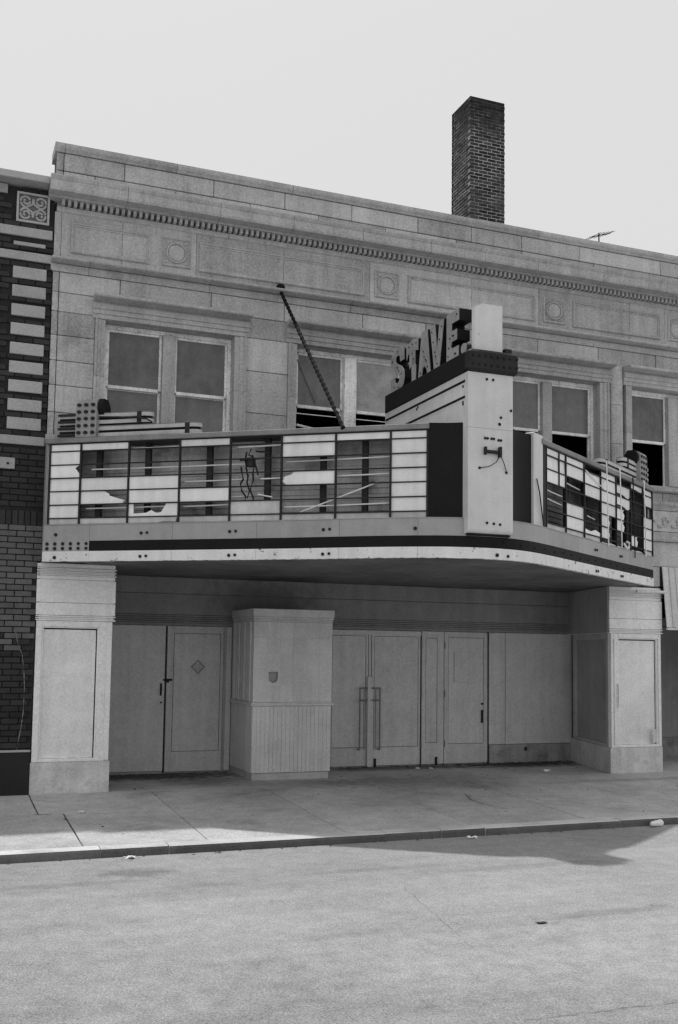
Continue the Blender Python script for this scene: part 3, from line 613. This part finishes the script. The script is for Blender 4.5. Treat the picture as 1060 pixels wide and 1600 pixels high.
# soffit boards and the underside
front = [(p_.x, p_.y) for p_ in path[::2]]
def front_y(x):
    for a, b in zip(path[:-1], path[1:]):
        if a.x <= x <= b.x: return a.y+(b.y-a.y)*(x-a.x)/max(1e-6, b.x-a.x)
    return -.35
n_ = 26; sx0, sx1 = -.02, 8.9
for i in range(22):                                   # boards run along the front, each clipped to the wedge
    y1 = 1.78-i*.235; y0 = y1-.229
    if y0 < -3.4: break
    xs = [sx0+(sx1-sx0)*k/80 for k in range(81)]
    ins = [x for x in xs if (x > .44 and x < 8.99 if y1 > 0.02 else front_y(x)+.04 < y0)]
    if len(ins) < 2: continue
    bx('soffit_board', SOFFIT, MQ, min(ins), max(ins), y0, y1, 2.862+R.uniform(-.002, .002), 2.884, .005)
cover = [(sx0, .05)]+[(p_.x, p_.y+.03) for p_ in path]+[(sx1, .05)]
MB().add([(x, y, 2.89) for x, y in cover], [tuple(range(len(cover)))]).build('soffit_deck', SOFFIT, MQ)
MB().add([(x, y, 4.30) for x, y in ([(0, .05), (.02, -.25)]+[(3.8, -2.93), (4.2, -3.2), (4.8, -3.2), (5.25, -2.93)]+[(8.85, -.45), (8.85, .05)])], [tuple(range(8))]).build('marquee_roof', ROOF, MQ)
# letter boards
ROWS = [4.294, 4.202, 4.034, 3.870, 3.706, 3.539, 3.375, 3.297]
def board(T, cols, lay, posts, u0, u1, side):
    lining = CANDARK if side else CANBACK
    ca = MB(); ca.box(u0-.03, u1, -.32, .03, 4.302, 4.362, .006, T=T); CA = ca.build('top_ledge', MLEDGE, MQ)
    bk = MB(); nz = 15                               # lapped lining at the back of the box
    for i in range(nz):
        z0 = 3.297+(4.30-3.297)*i/nz; z1 = 3.297+(4.30-3.297)*(i+1)/nz
        bk.add([T(u0, -.315, z0), T(u1, -.315, z0), T(u1, -.300, z0+.002), T(u0, -.300, z0+.002), T(u1, -.315, z1), T(u0, -.315, z1)], [(0, 1, 2, 3), (3, 2, 4, 5)])
    bk.box(u0, u1, -.34, -.316, 3.297, 4.30, T=T)
    bk.box(u0-.002, u0+.01, -.315, -.02, 3.297, 4.30, T=T); bk.box(u1-.01, u1, -.315, -.02, 3.297, 4.30, T=T)
    B = bk.build('box_lining', lining, MQ)
    for u in posts: MB().box(u-.035, u+.035, -.20, -.14, 3.30, 4.30, .004, T=T).build('post', MDARK, B)
    for z in ROWS[1:-1]:
        MB().box(cols[0], cols[-1], -.022, .002, z-.0065, z+.0065, 0, T=T).build('rail', MDARK, B)
    MB().box(cols[0], cols[-1], -.022, .002, ROWS[0]-.006, ROWS[0]+.008, 0, T=T).build('rail', MDARK, B)
    for u in cols: MB().box(u-.011, u+.011, -.024, .006, 3.297, 4.30, 0, T=T).build('mullion', MDARK, B)
    for c_, rows in enumerate(lay):
        for r_, st in enumerate(rows):
            if st in '. ': continue
            a, b, z1, z0 = cols[c_]+.011, cols[c_+1]-.011, ROWS[r_]-.007, ROWS[r_+1]+.007
            poly = {'W': [(0, 0), (1, 0), (1, 1), (0, 1)], 'G': [(0, 0), (1, 0), (1, 1), (0, 1)],
                    'r': [(0, 0), (1, 0), (.98, .3), (.83, .78), (.97, 1), (0, 1)], 'l': [(.08, 0), (1, 0), (1, 1), (.22, 1), (.16, .78), (.05, .66), (.0, .3)],
                    't': [(0, 0), (.92, 0), (.9, .12), (.96, .22), (.62, .62), (.6, .8), (.5, 1), (0, 1)],
                    'j': [(0, 0), (1, 0), (1, 1), (.76, 1), (.66, .30), (.56, .25), (.46, .48), (.36, .28), (.1, .22), (.09, 1), (0, 1)],
                    'k': [(0, 0), (.6, 0), (.7, .18), (.96, .1), (.97, .62), (1, 1), (0, 1)],
                    'h': [(0, .05), (.55, 0), (.62, .5), (.5, .8), (.6, 1), (0, 1)], 'b': [(0, 0), (1, 0), (1, .35), (.7, .5), (.4, .28), (0, .42)],
                    'n': [(.4, 0), (1, 0), (1, 1), (.1, 1)], 'u': [(0, .3), (.5, .25), (.85, 0), (1, .2), (1, 1), (0, 1)]}[st]
            P = [(a+(b-a)*p_[0], z0+(z1-z0)*p_[1]) for p_ in poly]
            tilt = R.uniform(-.004, .004)
            MB().prism(P, -.020, -.013, lambda q, u, z: T(u, q+tilt*(z-z0)/max(.01, z1-z0), z)).build('letter_panel', PANELG if st in 'Gk' or r_ == 6 else PANEL, B)
    return B
LC = [.03, .45, 1.09, 1.75, 2.39, 3.02, 3.67, 4.31, 4.73]
LL = ['WWrWWWW', 'W..Wt.G', '...WWjk', 'W...W.G', '.....GG', 'WW.l..G', 'W.....G', 'WWWWWWW']
BL = board(TL, LC, LL, [.62, 1.27, 2.07, 2.80, 3.48, 3.98], .0, 4.75, 0)
RC = [.76, 1.38, 2.01, 2.62, 3.23, 3.84, 4.40, 4.85]
RL = ['WWW...G', 'WW..WWG', '.WW..bu', 'WWWWhhb', '.uuhh.b', 'u....hb', 'nn.WWWn']
BR = board(TR, RC, RL, [1.0, 1.8, 2.45, 3.1, 3.62, 4.1], .62, 4.88, 1)
MB().box(1.155, 1.170, -.024, .004, 3.87, 4.29, 0, T=TR).build('mullion', MDARK, BR)
def tubes(T, B, L_):
    for (u0, z0, u1, z1, d_) in L_: MB().tube([T(u0, d_, z0), T((u0+u1)/2, d_, (z0+z1)/2-.003), T(u1, d_, z1)], .009, 6).build('tube', TUBE, B)
tubes(TL, BL, [(.55, 3.985, 2.55, 3.99, -.1), (1.78, 3.80, 2.6, 3.81, -.1), (2.30, 3.60, 2.62, 3.61, -.1), (.5, 3.50, 1.72, 3.51, -.08), (1.78, 3.50, 2.36, 3.51, -.08), (1.1, 4.225, 1.72, 4.23, -.08),
                (2.45, 4.19, 2.99, 4.20, -.08), (3.05, 4.0, 4.28, 4.02, -.1), (2.75, 3.80, 3.10, 3.81, -.06), (3.68, 3.81, 4.28, 3.82, -.06), (3.04, 3.46, 4.28, 3.48, -.06), (3.25, 3.40, 4.15, 3.72, -.05), (2.72, 3.62, 2.90, 3.58, -.05)])
tubes(TR, BR, [(.70, 3.80, 1.36, 3.77, -.05), (.70, 3.70, 1.36, 3.66, -.05), (1.4, 3.98, 2.0, 3.94, -.06), (2.05, 4.21, 2.72, 4.05, .0), (2.1, 3.66, 2.6, 3.62, -.08), (3.25, 4.06, 3.95, 4.03, -.05), (3.25, 4.0, 3.95, 3.97, -.05), (2.1, 3.38, 2.55, 3.36, -.04)])
for u, a, b in ((2.76, 3.27, 4.44), (3.30, 3.30, 4.42), (3.86, 3.20, 4.40), (4.36, 3.26, 4.40)):
    MB().tube([TR(u, .05, a), TR(u-.02, .05, (a+b)/2), TR(u-.03, .04, b)], .009, 6).build('tube', TUBE if u != 3.86 else MDARK, BR)
for k, (u, z, du, dz) in enumerate(((2.55, 4.12, .05, -.55), (2.66, 4.08, -.02, -.6), (2.60, 4.15, .12, -.3), (2.52, 3.95, .02, -.42), (2.70, 4.14, .15, -.05), (2.48, 4.02, .25, .03))):
    r_ = random.Random(k); MB().tube([TL(u+du*i/6+r_.uniform(-.03, .03), -.06, z+dz*i/6+r_.uniform(-.01, .01)) for i in range(7)], .011, 6).build('wire', MDARK, BL)
MB().tube([TL(2.62, -.07, 4.05), TL(2.62, -.07, 3.95)], .06, 8).build('ballast_box', MDARK, BL)
MB().tube([TR(2.1, -.05, 3.86), TR(2.2, -.05, 3.66), TR(2.15, -.05, 3.5), TR(2.25, -.05, 3.36)], .016, 6).build('wire', MDARK, BR)
MB().tube([TR(3.5, .01, 3.38), TR(3.55, .03, 3.32), TR(3.65, .03, 3.33), TR(3.7, .02, 3.40), TR(3.6, .02, 3.41)], .018, 6).build('wire', TUBE, BR)
# white post and dark curved panels beside the pylon
wp = MB(); wp.box(.36, .63, -.30, .012, 3.297, 4.40, .006, T=TR); wp.build('end_post', MWHITE, MQ)
MB().box(.64, .75, -.06, -.0, 3.297, 4.30, .004, T=TR).build('end_post', MDARK, MQ)
MB().tube([TR(.40, .03, 3.85), TR(.47, .035, 3.70), TR(.60, .03, 3.30)], .008, 6).build('wire', MDARK, MQ)
def curved(p0, p1, bul, name):
    mb = MB(); n = 10; p0 = Vector(p0); p1 = Vector(p1); t = (p1-p0); nn = Vector((t.y, -t.x)).normalized(); vs = []
    for i in range(n+1):
        q = p0+t*i/n+nn*bul*math.sin(math.pi*i/n); vs += [(q.x, q.y, 3.297), (q.x, q.y, 4.372)]
    vs2 = [(x-nn.x*.05, y-nn.y*.05, z) for x, y, z in vs]; k = len(vs)
    fs = [(2*i, 2*i+2, 2*i+3, 2*i+1) for i in range(n)]+[(k+2*i, k+2*i+1, k+2*i+3, k+2*i+2) for i in range(n)]+[(2*i+1, 2*i+3, k+2*i+3, k+2*i+1) for i in range(n)]
    return mb.add(vs+vs2, fs).build(name, MBLACK, MQ, smooth=False)
pA = TL(4.745, -.004, 0); curved((pA[0], pA[1]), (4.235, -3.24), -.02, 'curved_panel')
pB = TR(.355, -.02, 0); curved((4.785, -3.24), (pB[0], pB[1]), -.03, 'curved_panel')
# returns at the two ends, fixed to the wall
for (x, y) in ((.012, -.31), (8.875, -.50)):
    bx('end_return', MGREY, MQ, x-.02, x+.005, y+.05, -.02, 2.86, 4.36, .003)
# streamlined ornaments standing on the ledge
def ornament(T, u0, u1, um, pu0, pu1, z0, flip):
    def U(u): return u
    root = MB(); sg = -1 if flip else 1
    def tier(a, b, z, h):
        L_ = []
        e = b if not flip else a; i0 = a if not flip else b; n = 8
        def outline(g_): return [(i0, -g_), (e-sg*.10, -g_)]+[(e-sg*.10+sg*(.10-g_)*math.sin(t*math.pi/n), -.075+(.075-g_)*math.cos(t*math.pi/n)) for t in range(1, n)]+[(e-sg*.10, -.15+g_), (i0, -.15+g_)]
        MB().prism(outline(.022), z-.004, z+h-.012, lambda q, u, d_: T(u, d_-.06, q)).build('fin_core', MBLACK, root_o)
        for k in range(2):
            zz = z+.012+k*h*.52; MB().prism(outline(0), zz, zz+h*.30, lambda q, u, d_: T(u, d_-.06, q)).build('fin', FIN, root_o)
        MB().prism(outline(.004), z+h-.011, z+h-.004, lambda q, u, d_: T(u, d_-.06, q)).build('fin', MLEDGE, root_o)
        for uu in ((b-.16 if not flip else a+.16),):
            MB().box(uu-.03, uu+.03, -.22, -.052, z-.005, z+h-.004, .006, T=T).build('clamp', MDARK, root_o)
    bp = MB(); n = 10
    P = [(.0, z0+.0), (.0, z0+.40)]+[(-.05+.05*math.cos(t*math.pi/n*.5), z0+.40+.075*math.sin(t*math.pi/n*.5)) for t in range(1, n+1)]+[(-.17, z0+.475), (-.22, z0+.40), (-.22, z0)]
    bp.prism(P, pu0, pu1, lambda q, d_, z: T(q, d_-.0, z)); root_o = bp.build('ornament', FACE, MQ)
    bp = MB().prism([(-.02, z0+.35), (-.02, z0+.41), (-.06, z0+.482), (-.17, z0+.485), (-.235, z0+.40), (-.235, z0+.05), (-.2, z0+.05)], pu1+.001 if not flip else pu0-.07, pu1+.07 if not flip else pu0-.001, lambda q, d_, z: T(q, d_, z)).build('curl', MBLACK, root_o)
    for i in range(3):
        for k in range(5):
            uu = pu0+(pu1-pu0)*(i+.5)/3; zz = z0+.055+.086*k
            p_ = T(uu, .001, zz); nn = Vector(T(0, 1, 0))-Vector(T(0, 0, 0)); shared('bulb_socket', sk, p_, root_o, (0, 0, math.atan2(nn.x, -nn.y)), (1.35, 1, 1.05))
    tier(u0, u1, z0+.0, .15) if not flip else tier(u0, u1, z0, .15)
    tier(u0, um, z0+.16, .15) if not flip else tier(um, u1, z0+.16, .15)
    if not flip:
        for k in range(4): MB().box(u0+.0, pu0-.02, -.05, -.03, z0+.02+.085*k, z0+.05+.085*k, .004, T=T).build('slat', MDARK, root_o)
        MB().tube([T(pu1+.02, -.03, z0+.25), T(pu1+.5, -.03, z0+.225), T(um-.05, -.03, z0+.20), T(um+.02, -.04, z0+.16)], .010, 6).build('conduit', MDARK, root_o)
ornament(TL, .10, 1.97, 1.34, .36, .64, 4.372, False)
ornament(TR, 2.85, 4.86, 3.75, 4.30, 4.62, 4.372, True)
# support rod: twisted stay from the wall to the marquee top
p0, p1 = Vector((3.04, -.02, 6.79)), Vector((3.04, -2.52, 4.34)); L_ = (p1-p0).length; n = 300
mb = MB(); pts = []; rs = []
for i in range(n+1): pts.append(p0.lerp(p1, i/n)); rs.append(.023+.0045*math.sin(i*2*math.pi/9.0))
mb.tube(pts, .02, 8, rs=rs); rod = mb.build('stay_rod', IRON, MQ)
mb = MB(); mb.tube([p0+Vector((0, .02, 0)), p0+Vector((0, -.02, 0)), p0+Vector((0, -.05, -.0)), p0+Vector((0, -.08, -.0)), p0+Vector((0, -.11, -.0))], .06, 14, rs=[.055, .062, .066, .055, .025]); mb.build('anchor_plate', IRON, rod, smooth=False)

# ------------------------------------------------------------------ pylon sign with letters
SG = thing('theater_sign', (4.5, -2.2, 3.12), 'white box pylon sign with block letters and black top band over the marquee nose', 'sign')
TX0, TX1, TY0, TY1 = 4.205, 4.775, -3.335, -1.05
n = 6; prof = [(TY1, 4.30), (TY1, 4.93), (TY0, 4.93), (TY0, 3.17)]+[(TY0+.05-.05*math.cos(t*math.pi/2/n), 3.17-.05*math.sin(t*math.pi/2/n)) for t in range(1, n+1)]+[(-3.10, 3.12), (-3.10, 4.30)]
body = MB().profx(prof, TX0, TX1).build('pylon_box', MWHITE, SG)
bx('underside', MBLACK, SG, TX0+.02, TX1-.02, -3.31, -3.1, 3.097, 3.1185, .002)
tb = MB().box(TX0-.012, TX1+.012, TY0+.06, TY1-.01, 4.932, 5.165, .006).build('top_band', MBLACK, SG)
cpb = MB().box(4.195, 4.83, -3.385, -3.22, 4.935, 5.185, .03).build('bulb_cap', MDARK, SG)
for i in range(8):
    for k in range(2): shared('bulb_socket', sk, (4.245+i*.079, -3.386, 5.01+.1*k), cpb, None, (.75, 1, .75))
for z, a in ((4.835, TY1), (4.655, TY1)): bx('stripe', MBLACK, SG, TX0-.003, TX0+.01, TY0+.07, a-.02, z-.014, z+.014, 0)
sk2 = mesh_of(MB().tube([(.002, 0, 0), (-.006, 0, 0)], .018, 8), 'bulb_socket', SOCK)
for (y, z) in ((-3.22, 4.78), (-3.22, 4.58), (-3.22, 4.60), (-2.05, 4.80), (-2.02, 4.78)): shared('bulb_socket', sk2, (TX0, y, z), body, None, (1, .9, .9))
for (x, z) in ((4.44, 4.86), (4.52, 4.86), (4.62, 4.44), (4.605, 4.36), (4.60, 4.365), (4.42, 4.19), (4.45, 4.19), (4.50, 4.19), (4.53, 4.19), (4.59, 4.18), (4.62, 4.18), (4.445, 3.24), (4.53, 3.235), (4.61, 3.23), (4.75, 4.53), (4.35, 3.85), (4.69, 3.82)):
    shared('bulb_socket', sk, (x, TY0, z), body, None, (.75, .7, .75))
seam = bx('seam', MGREY, SG, TX0-.001, TX1+.001, TY0-.0015, TY0+.01, 4.30, 4.304, 0)
br = MB(); br.box(4.41, 4.59, -3.375, -3.337, 4.02, 4.055, .006); br.box(4.40, 4.425, -3.38, -3.337, 4.0, 4.09, .006); br.box(4.58, 4.61, -3.39, -3.337, 3.98, 4.10, .006)
br.build('bracket', MDARK, SG)
for q in ([(4.59, -3.37, 4.0), (4.54, -3.37, 3.92), (4.46, -3.36, 3.87), (4.35, -3.345, 3.85)], [(4.60, -3.37, 4.0), (4.64, -3.37, 3.92), (4.69, -3.345, 3.82)]):
    MB().tube(q, .005, 6).build('wire', MDARK, SG)
# letters stand on the band, their faces to the left (-X)
def arc(cy, cz, r, a0, a1, n=10, sy=1, sz=1): return [(cy+r*sy*math.cos(math.radians(a0+(a1-a0)*i/n)), cz+r*sz*math.sin(math.radians(a0+(a1-a0)*i/n))) for i in range(n+1)]
# letter outlines in (w, h): w to the reader's right, 0..1; h 0..1
Sshape = [(.0, .06), (.0, .34), (.30, .34), (.34, .22), (.50, .17), (.64, .22), (.66, .30), (.58, .38), (.25, .50), (.06, .60), (-.02, .74), (.03, .88), (.2, .98), (.45, 1.02), (.75, 1.0), (.98, .92), (1.0, .66), (.70, .66), (.66, .80), (.5, .84), (.37, .80), (.36, .72), (.46, .65), (.82, .53), (1.0, .40), (1.03, .24), (.95, .08), (.75, .0), (.48, -.02), (.2, .0)]
Tshape = [(.24, .36), (.24, .74), (.10, .72), (-.02, .60), (-.04, .98), (.40, 1.0), (.46, 1.06), (.56, 1.04), (1.02, .98), (1.02, .70), (.78, .74), (.76, .42), (.84, .36), (.82, 0), (.46, .02), (.44, .40)]
Ashape = [(-.02, 0), (.26, 1), (.74, 1), (1.02, 0), (.74, .02), (.66, .22), (.60, .15), (.52, .23), (.38, .18), (.30, 0)]
Vshape = [(-.02, 1), (.34, 1), (.52, .40), (.70, 1), (1.02, 1), (.70, 0), (.30, 0)]
Eshape = [(0, 0), (1, 0), (1, .24), (.42, .24), (.42, .38), (.84, .38), (.84, .60), (.42, .60), (.42, .76), (1, .76), (1, 1), (0, 1)]
LET = [('S', Sshape, -1.17, -1.58, .55), ('T', Tshape, -1.66, -1.98, .53), ('A', Ashape, -2.00, -2.33, .56), ('V', Vshape, -2.33, -2.68, .56), ('E', Eshape, -2.76, -3.06, .57)]
for nm, sh, ya, yb, hh in LET:
    z0 = 5.168; P = [(ya+(yb-ya)*w_, z0+hh*h_) for w_, h_ in sh]
    lt = MB().prism(P, 4.236, 4.40, lambda q, y, z: (q, y, z)).build('letter', MBLACK, SG)
    lt['label'] = 'block letter '+nm+' on the sign'
    MB().prism(P, 4.228, 4.2355, lambda q, y, z: (q, y, z)).build('letter_face', FACE, lt)
    r_ = random.Random(ord(nm))
    spots = {'S': [(.5, .93), (.13, .75), (.5, .55), (.80, .35), (.6, .06), (.25, .12), (.62, .45)], 'T': [(.2, .9), (.5, .7), (.62, .55), (.85, .9), (.5, .92)], 'A': [(.5, .42), (.62, .34), (.68, .3), (.2, .1), (.42, .55), (.8, .16)], 'V': [(.14, .85), (.24, .62), (.36, .38), (.42, .28), (.86, .86), (.72, .6), (.55, .1)], 'E': [(.85, .9), (.5, .5), (.6, .49), (.3, .47), (.2, .28), (.15, .12), (.7, .1), (.78, .1), (.45, .3)]}[nm]
    for w_, h_ in spots: shared('bulb_socket', sk2, (4.228, ya+(yb-ya)*w_, z0+hh*h_), lt, None, (1, .6, .6))
mb = MB(); mb.tube([(4.25, -3.16, 5.235), (4.46, -3.16, 5.235)], .065, 12); mb.build('end_roll', MDARK, SG)
mb = MB(); mb.tube([(4.238, -3.16, 5.235), (4.249, -3.16, 5.235)], .063, 12); mb.build('roll_face', FACE, SG)
mb = MB().prism([(4.295, 5.187), (4.655, 5.187), (4.655, 5.735), (4.40, 5.735), (4.295, 5.685)], -3.31, -3.25, lambda q, x, z: (x, q, z)); mb.build('blank_slab', MWHITE, SG)
bx('slab_back', MDARK, SG, 4.50, 4.70, -3.24, -3.12, 5.187, 5.67, .006); bx('junction_box', MDARK, SG, 4.71, 4.80, -3.28, -3.14, 5.187, 5.26, .006)

# ------------------------------------------------------------------ brick neighbour on the left
BB = thing('brick_building', (-2.5, .5, 0), 'dark brick building with pale stone blocks at the left edge', 'building')
core = bx('wall', BRICKM, BB, -9, -.012, .008, 12, 0, 7.62, 0)
bx('parapet_coping', CREAM, BB, -9, -.09, -.20, .3, 7.665, 7.76, .008)
stones = [(-.69, -.585, 7.53, 7.65), (-9, -.02, 7.0, 7.12), (-.49, -.10, 6.875, 6.925), (-9, -.02, 6.69, 6.80), (-9, -.02, 4.325, 4.435)]+[(-.485, -.075, z-.15, z) for z in (6.60, 6.36, 6.115, 5.87, 5.62, 5.38, 5.14, 4.90, 4.665)]
nb = {0: 'cap_block', 1: 'stone_band', 2: 'stone_bar', 3: 'stone_band', 4: 'stone_band'}
for i, (a, b, c, e) in enumerate(stones): MB().box(a, b, -.022, .02, c, e, .006).build(nb.get(i, 'stone_block'), CREAM, BB)
# scrolled medallion
md = MB(); ring(md, [(-.47, -.07, 7.185, 7.57, .01), (-.47, -.07, 7.185, 7.57, -.025), (-.445, -.095, 7.21, 7.545, -.025), (-.44, -.10, 7.215, 7.54, -.002)])
md.add([(-.46, -.004, 7.19), (-.08, -.004, 7.19), (-.08, -.004, 7.56), (-.46, -.004, 7.56)], [(0, 1, 2, 3)]); mdo = md.build('medallion', [MEDGROUND], BB)
ring(MB(), [(-.472, -.068, 7.183, 7.572, -.0), (-.472, -.068, 7.183, 7.572, -.03), (-.445, -.095, 7.21, 7.545, -.03), (-.443, -.097, 7.212, 7.543, -.0)]).build('medallion_rim', CREAM, mdo)
for sx in (-1, 1):
    for sz in (-1, 1):
        pts = []
        for i in range(26):
            t = i/25; ang = -math.pi*.75+t*math.pi*3.1; r_ = .085*(1-t*.78); pts.append((-.27+sx*(.088+r_*math.cos(ang)), -.012, 7.378+sz*(.085+r_*math.sin(ang))))
        MB().tube([(-.27, -.012, 7.378+sz*.12)] + [(-.27+sx*.012, -.012, 7.378+sz*.05)]+pts[2:], .015, 6).build('scroll', CREAM, mdo)
def blocked(x0, x1, z0, z1):
    for (a, b, c, e) in stones+[(-.47, -.07, 7.185, 7.57)]:
        if x0 < b-.03 and x1 > a+.03 and z0 < e-.02 and z1 > c+.02: return True
    return False
cand = []; HB = .0745; z = .56; row = 0
while z < 7.62:
    if 3.30 < z+HB/2 < 3.505: z += HB; row += 1; continue
    off = .1025*(row % 2)
    for k in range(0, 12):
        x1 = -.006-k*.207+off; x0 = x1-.197
        x1 = min(x1, -.006 if z > 2.84 else -.054)
        if x1-x0 < .06 or x0 < -2.3: continue
        cand.append((x0, x1, z+.005, z+HB-.005))
    z += HB; row += 1
cand = [c for c in cand if not blocked(*c)]
def vis(c):                                         # how far a brick lies from the corner of the theatre
    return -c[1]
cand.sort(key=vis); restb = MB(); restp = MB(); nbk = 0
mfull = {}
for (x0, x1, z0, z1) in cand:
    pm = BRICKP if 1.95 < z0+R.uniform(-.22, .22)*(z0 < 2.6) < 3.31 else BRICK
    if nbk < 285:
        key = (round(x1-x0, 2), pm.name)
        if key not in mfull: mfull[key] = mesh_of(MB().box(-(x1-x0)/2, (x1-x0)/2, -.014, .03, -(z1-z0)/2, (z1-z0)/2, .005), 'brick', pm)
        shared('brick', mfull[key], ((x0+x1)/2, R.uniform(-.0015, .0015), (z0+z1)/2), core); nbk += 1
    else: (restb if pm is BRICK else restp).box(x0, x1, -.014, .03, z0, z1)
o = restb.build('brickwork', BRICK, core, fixn=False); o['kind'] = 'stuff'
o = restp.build('brickwork', BRICKP, core, fixn=False); o['kind'] = 'stuff'
for k in range(30):
    x = -.010-.0745*k
    if k < 10: MB().box(x-.066, x, -.014, .03, 3.312, 3.495, .005).build('soldier_brick', BRICK, core)
bx('base_panel', BASEBLK, BB, -9, -.055, -.02, .007, -.02, .515, .004); bx('base_ledge', CREAM, BB, -9, -.055, -.035, .006, .518, .545, .003)
strip_pts = [(-.28, 1.99), (-.25, 1.85), (-.19, 1.70), (-.165, 1.5), (-.15, 1.3), (-.155, 1.0), (-.175, .8), (-.20, .66), (-.215, .52)]
mb = MB(); k = len(strip_pts); r_ = random.Random(5); Lp = []; Rp = []
fine = []
for i in range(k-1):
    for j in range(6): fine.append((strip_pts[i][0]+(strip_pts[i+1][0]-strip_pts[i][0])*j/6, strip_pts[i][1]+(strip_pts[i+1][1]-strip_pts[i][1])*j/6))
for (x, z) in fine: ww = r_.uniform(.0005, .007); Lp.append((x-ww, -.0185, z)); Rp.append((x+ww, -.0185, z))
k = len(fine); mb.add(Lp+Rp, [(i, i+1, k+i+1, k+i) for i in range(k-1)]); mb.build('lime_streak', STAIN, BB)
ws = bx('wall_sign', CREAM, None, -.75, -.37, -.05, -.016, 4.005, 4.145, .006); tag(ws, 'small blank pale plate on the dark brick wall, left of the marquee', 'plate')
MB().tube([(-.47, -.056, 4.07), (-.44, -.056, 4.068)], .012, 6).build('bolt', MDARK, ws)

# ------------------------------------------------------------------ antenna and litter
AN = thing('antenna', (9.75, 2.0, 7.78), 'thin rooftop television antenna above the right end of the parapet', 'antenna')
MB().tube([(9.755, 2, 7.78), (9.755, 2, 9.47)], .012, 6).build('mast', MDARK, AN)
MB().tube([(9.52, 1.95, 9.33), (10.05, 2.06, 9.54)], .009, 6).build('boom', MDARK, AN)
for t, w_ in ((.05, .25), (.3, .21), (.55, .18), (.8, .15), (.97, .12)):
    c_ = Vector((9.52, 1.95, 9.33)).lerp(Vector((10.05, 2.06, 9.54)), t); MB().tube([c_+Vector((-.2*w_, w_, 0)), c_+Vector((.2*w_, -w_, 0))], .005, 5).build('element', MDARK, AN)
def scrap(loc, sx, sy, h, label, m=PAPER, name='paper_scrap', cat_='litter', seed=1):
    r_ = random.Random(seed); mb = MB(); n = 5; vs = []
    for i in range(n+1):
        for j in range(n+1):
            vs.append((loc[0]+sx*(i/n-.5)*(1+r_.uniform(-.2, .2)), loc[1]+sy*(j/n-.5)*(1+r_.uniform(-.2, .2)), loc[2]+.004+h*r_.random()))
    mb.add(vs, [(i*(n+1)+j, (i+1)*(n+1)+j, (i+1)*(n+1)+j+1, i*(n+1)+j+1) for i in range(n) for j in range(n)])
    o = mb.build(name, m); md_ = o.modifiers.new('thick', 'SOLIDIFY'); md_.thickness = .003; return tag(o, label, cat_)
scrap((.62, -3.31, ZR), .10, .05, .025, 'torn white paper scrap in the gutter below the left pier', seed=2)
scrap((4.27, -3.33, ZR), .10, .05, .025, 'crumpled white paper in the shaded gutter left of the cup', seed=3)
scrap((3.09, -6.57, ZR), .075, .04, .006, 'dark flattened leaf lying alone on the asphalt', LEAF, 'dead_leaf', 'leaf', 4)
scrap((5.83, 1.28, .0), .06, .05, .03, 'tiny white litter bit on the pavement before the double doors', seed=5)
scrap((6.0, 1.16, .0), .05, .05, .03, 'second tiny white litter bit right of the first before the double doors', seed=6)
scrap((7.62, .45, .0), .10, .08, .04, 'pale scrap on the pavement near the right pier base', seed=8)
scrap((.42, -1.35, zs(-1.35)), .07, .05, .02, 'small white scrap on the sidewalk near the jogged joint', seed=7)
mb = MB(); r_ = random.Random(21)
for i in range(900):
    c_ = r_.random()
    if c_ < .35: x, y = r_.uniform(7.3, 8.9), 1.74-abs(r_.gauss(0, .16))
    elif c_ < .6: x, y = r_.uniform(.6, 2.9), 1.74-abs(r_.gauss(0, .20))
    elif c_ < .8: x, y = r_.uniform(4.2, 7.3), 1.74-abs(r_.gauss(0, .08))
    elif c_ < .9: x, y = r_.uniform(.0, 9.4), r_.uniform(-2.9, 1.6)
    else: x, y = r_.uniform(-3, 9), YC-.02-abs(r_.gauss(0, .06))
    a = r_.uniform(0, 6.28); l_ = r_.uniform(.006, .028); w_ = l_*r_.uniform(.3, .8); z_ = (zs(y) if y > YC else ZR)+.005
    e1 = (math.cos(a)*l_, math.sin(a)*l_); e2 = (-math.sin(a)*w_, math.cos(a)*w_); h_ = r_.uniform(.001, .012)
    mb.add([(x-e1[0], y-e1[1], z_), (x+e2[0], y+e2[1], z_+h_), (x+e1[0], y+e1[1], z_), (x-e2[0], y-e2[1], z_+.001)], [(0, 1, 2, 3)])
o = mb.build('debris', LEAF, fixn=False); o['kind'] = 'stuff'; tag(o, 'dark leaf crumbs and grit swept along the wall foot and gutter', 'debris')
# crushed paper cup on its side
mb = MB(); pts = []; rs = []
a0, a1 = Vector((6.63, -3.30, ZR+.036)), Vector((6.80, -3.27, ZR+.04))
for i in range(9): pts.append(a0.lerp(a1, i/8)); rs.append([.018, .028, .032, .033, .035, .037, .038, .040, .038][i]*(1+.06*math.sin(i*2.1)))
mb.tube(pts, .05, 14, rs=rs); cup = mb.build('paper_cup', PAPER, smooth=False); tag(cup, 'white crushed paper cup lying against the kerb at right', 'cup')

# ------------------------------------------------------------------ render settings
S.render.engine = 'CYCLES'; S.cycles.pixel_filter_type = 'BLACKMAN_HARRIS'; S.cycles.filter_width = 1.4
S.cycles.max_bounces = 5; S.cycles.diffuse_bounces = 4
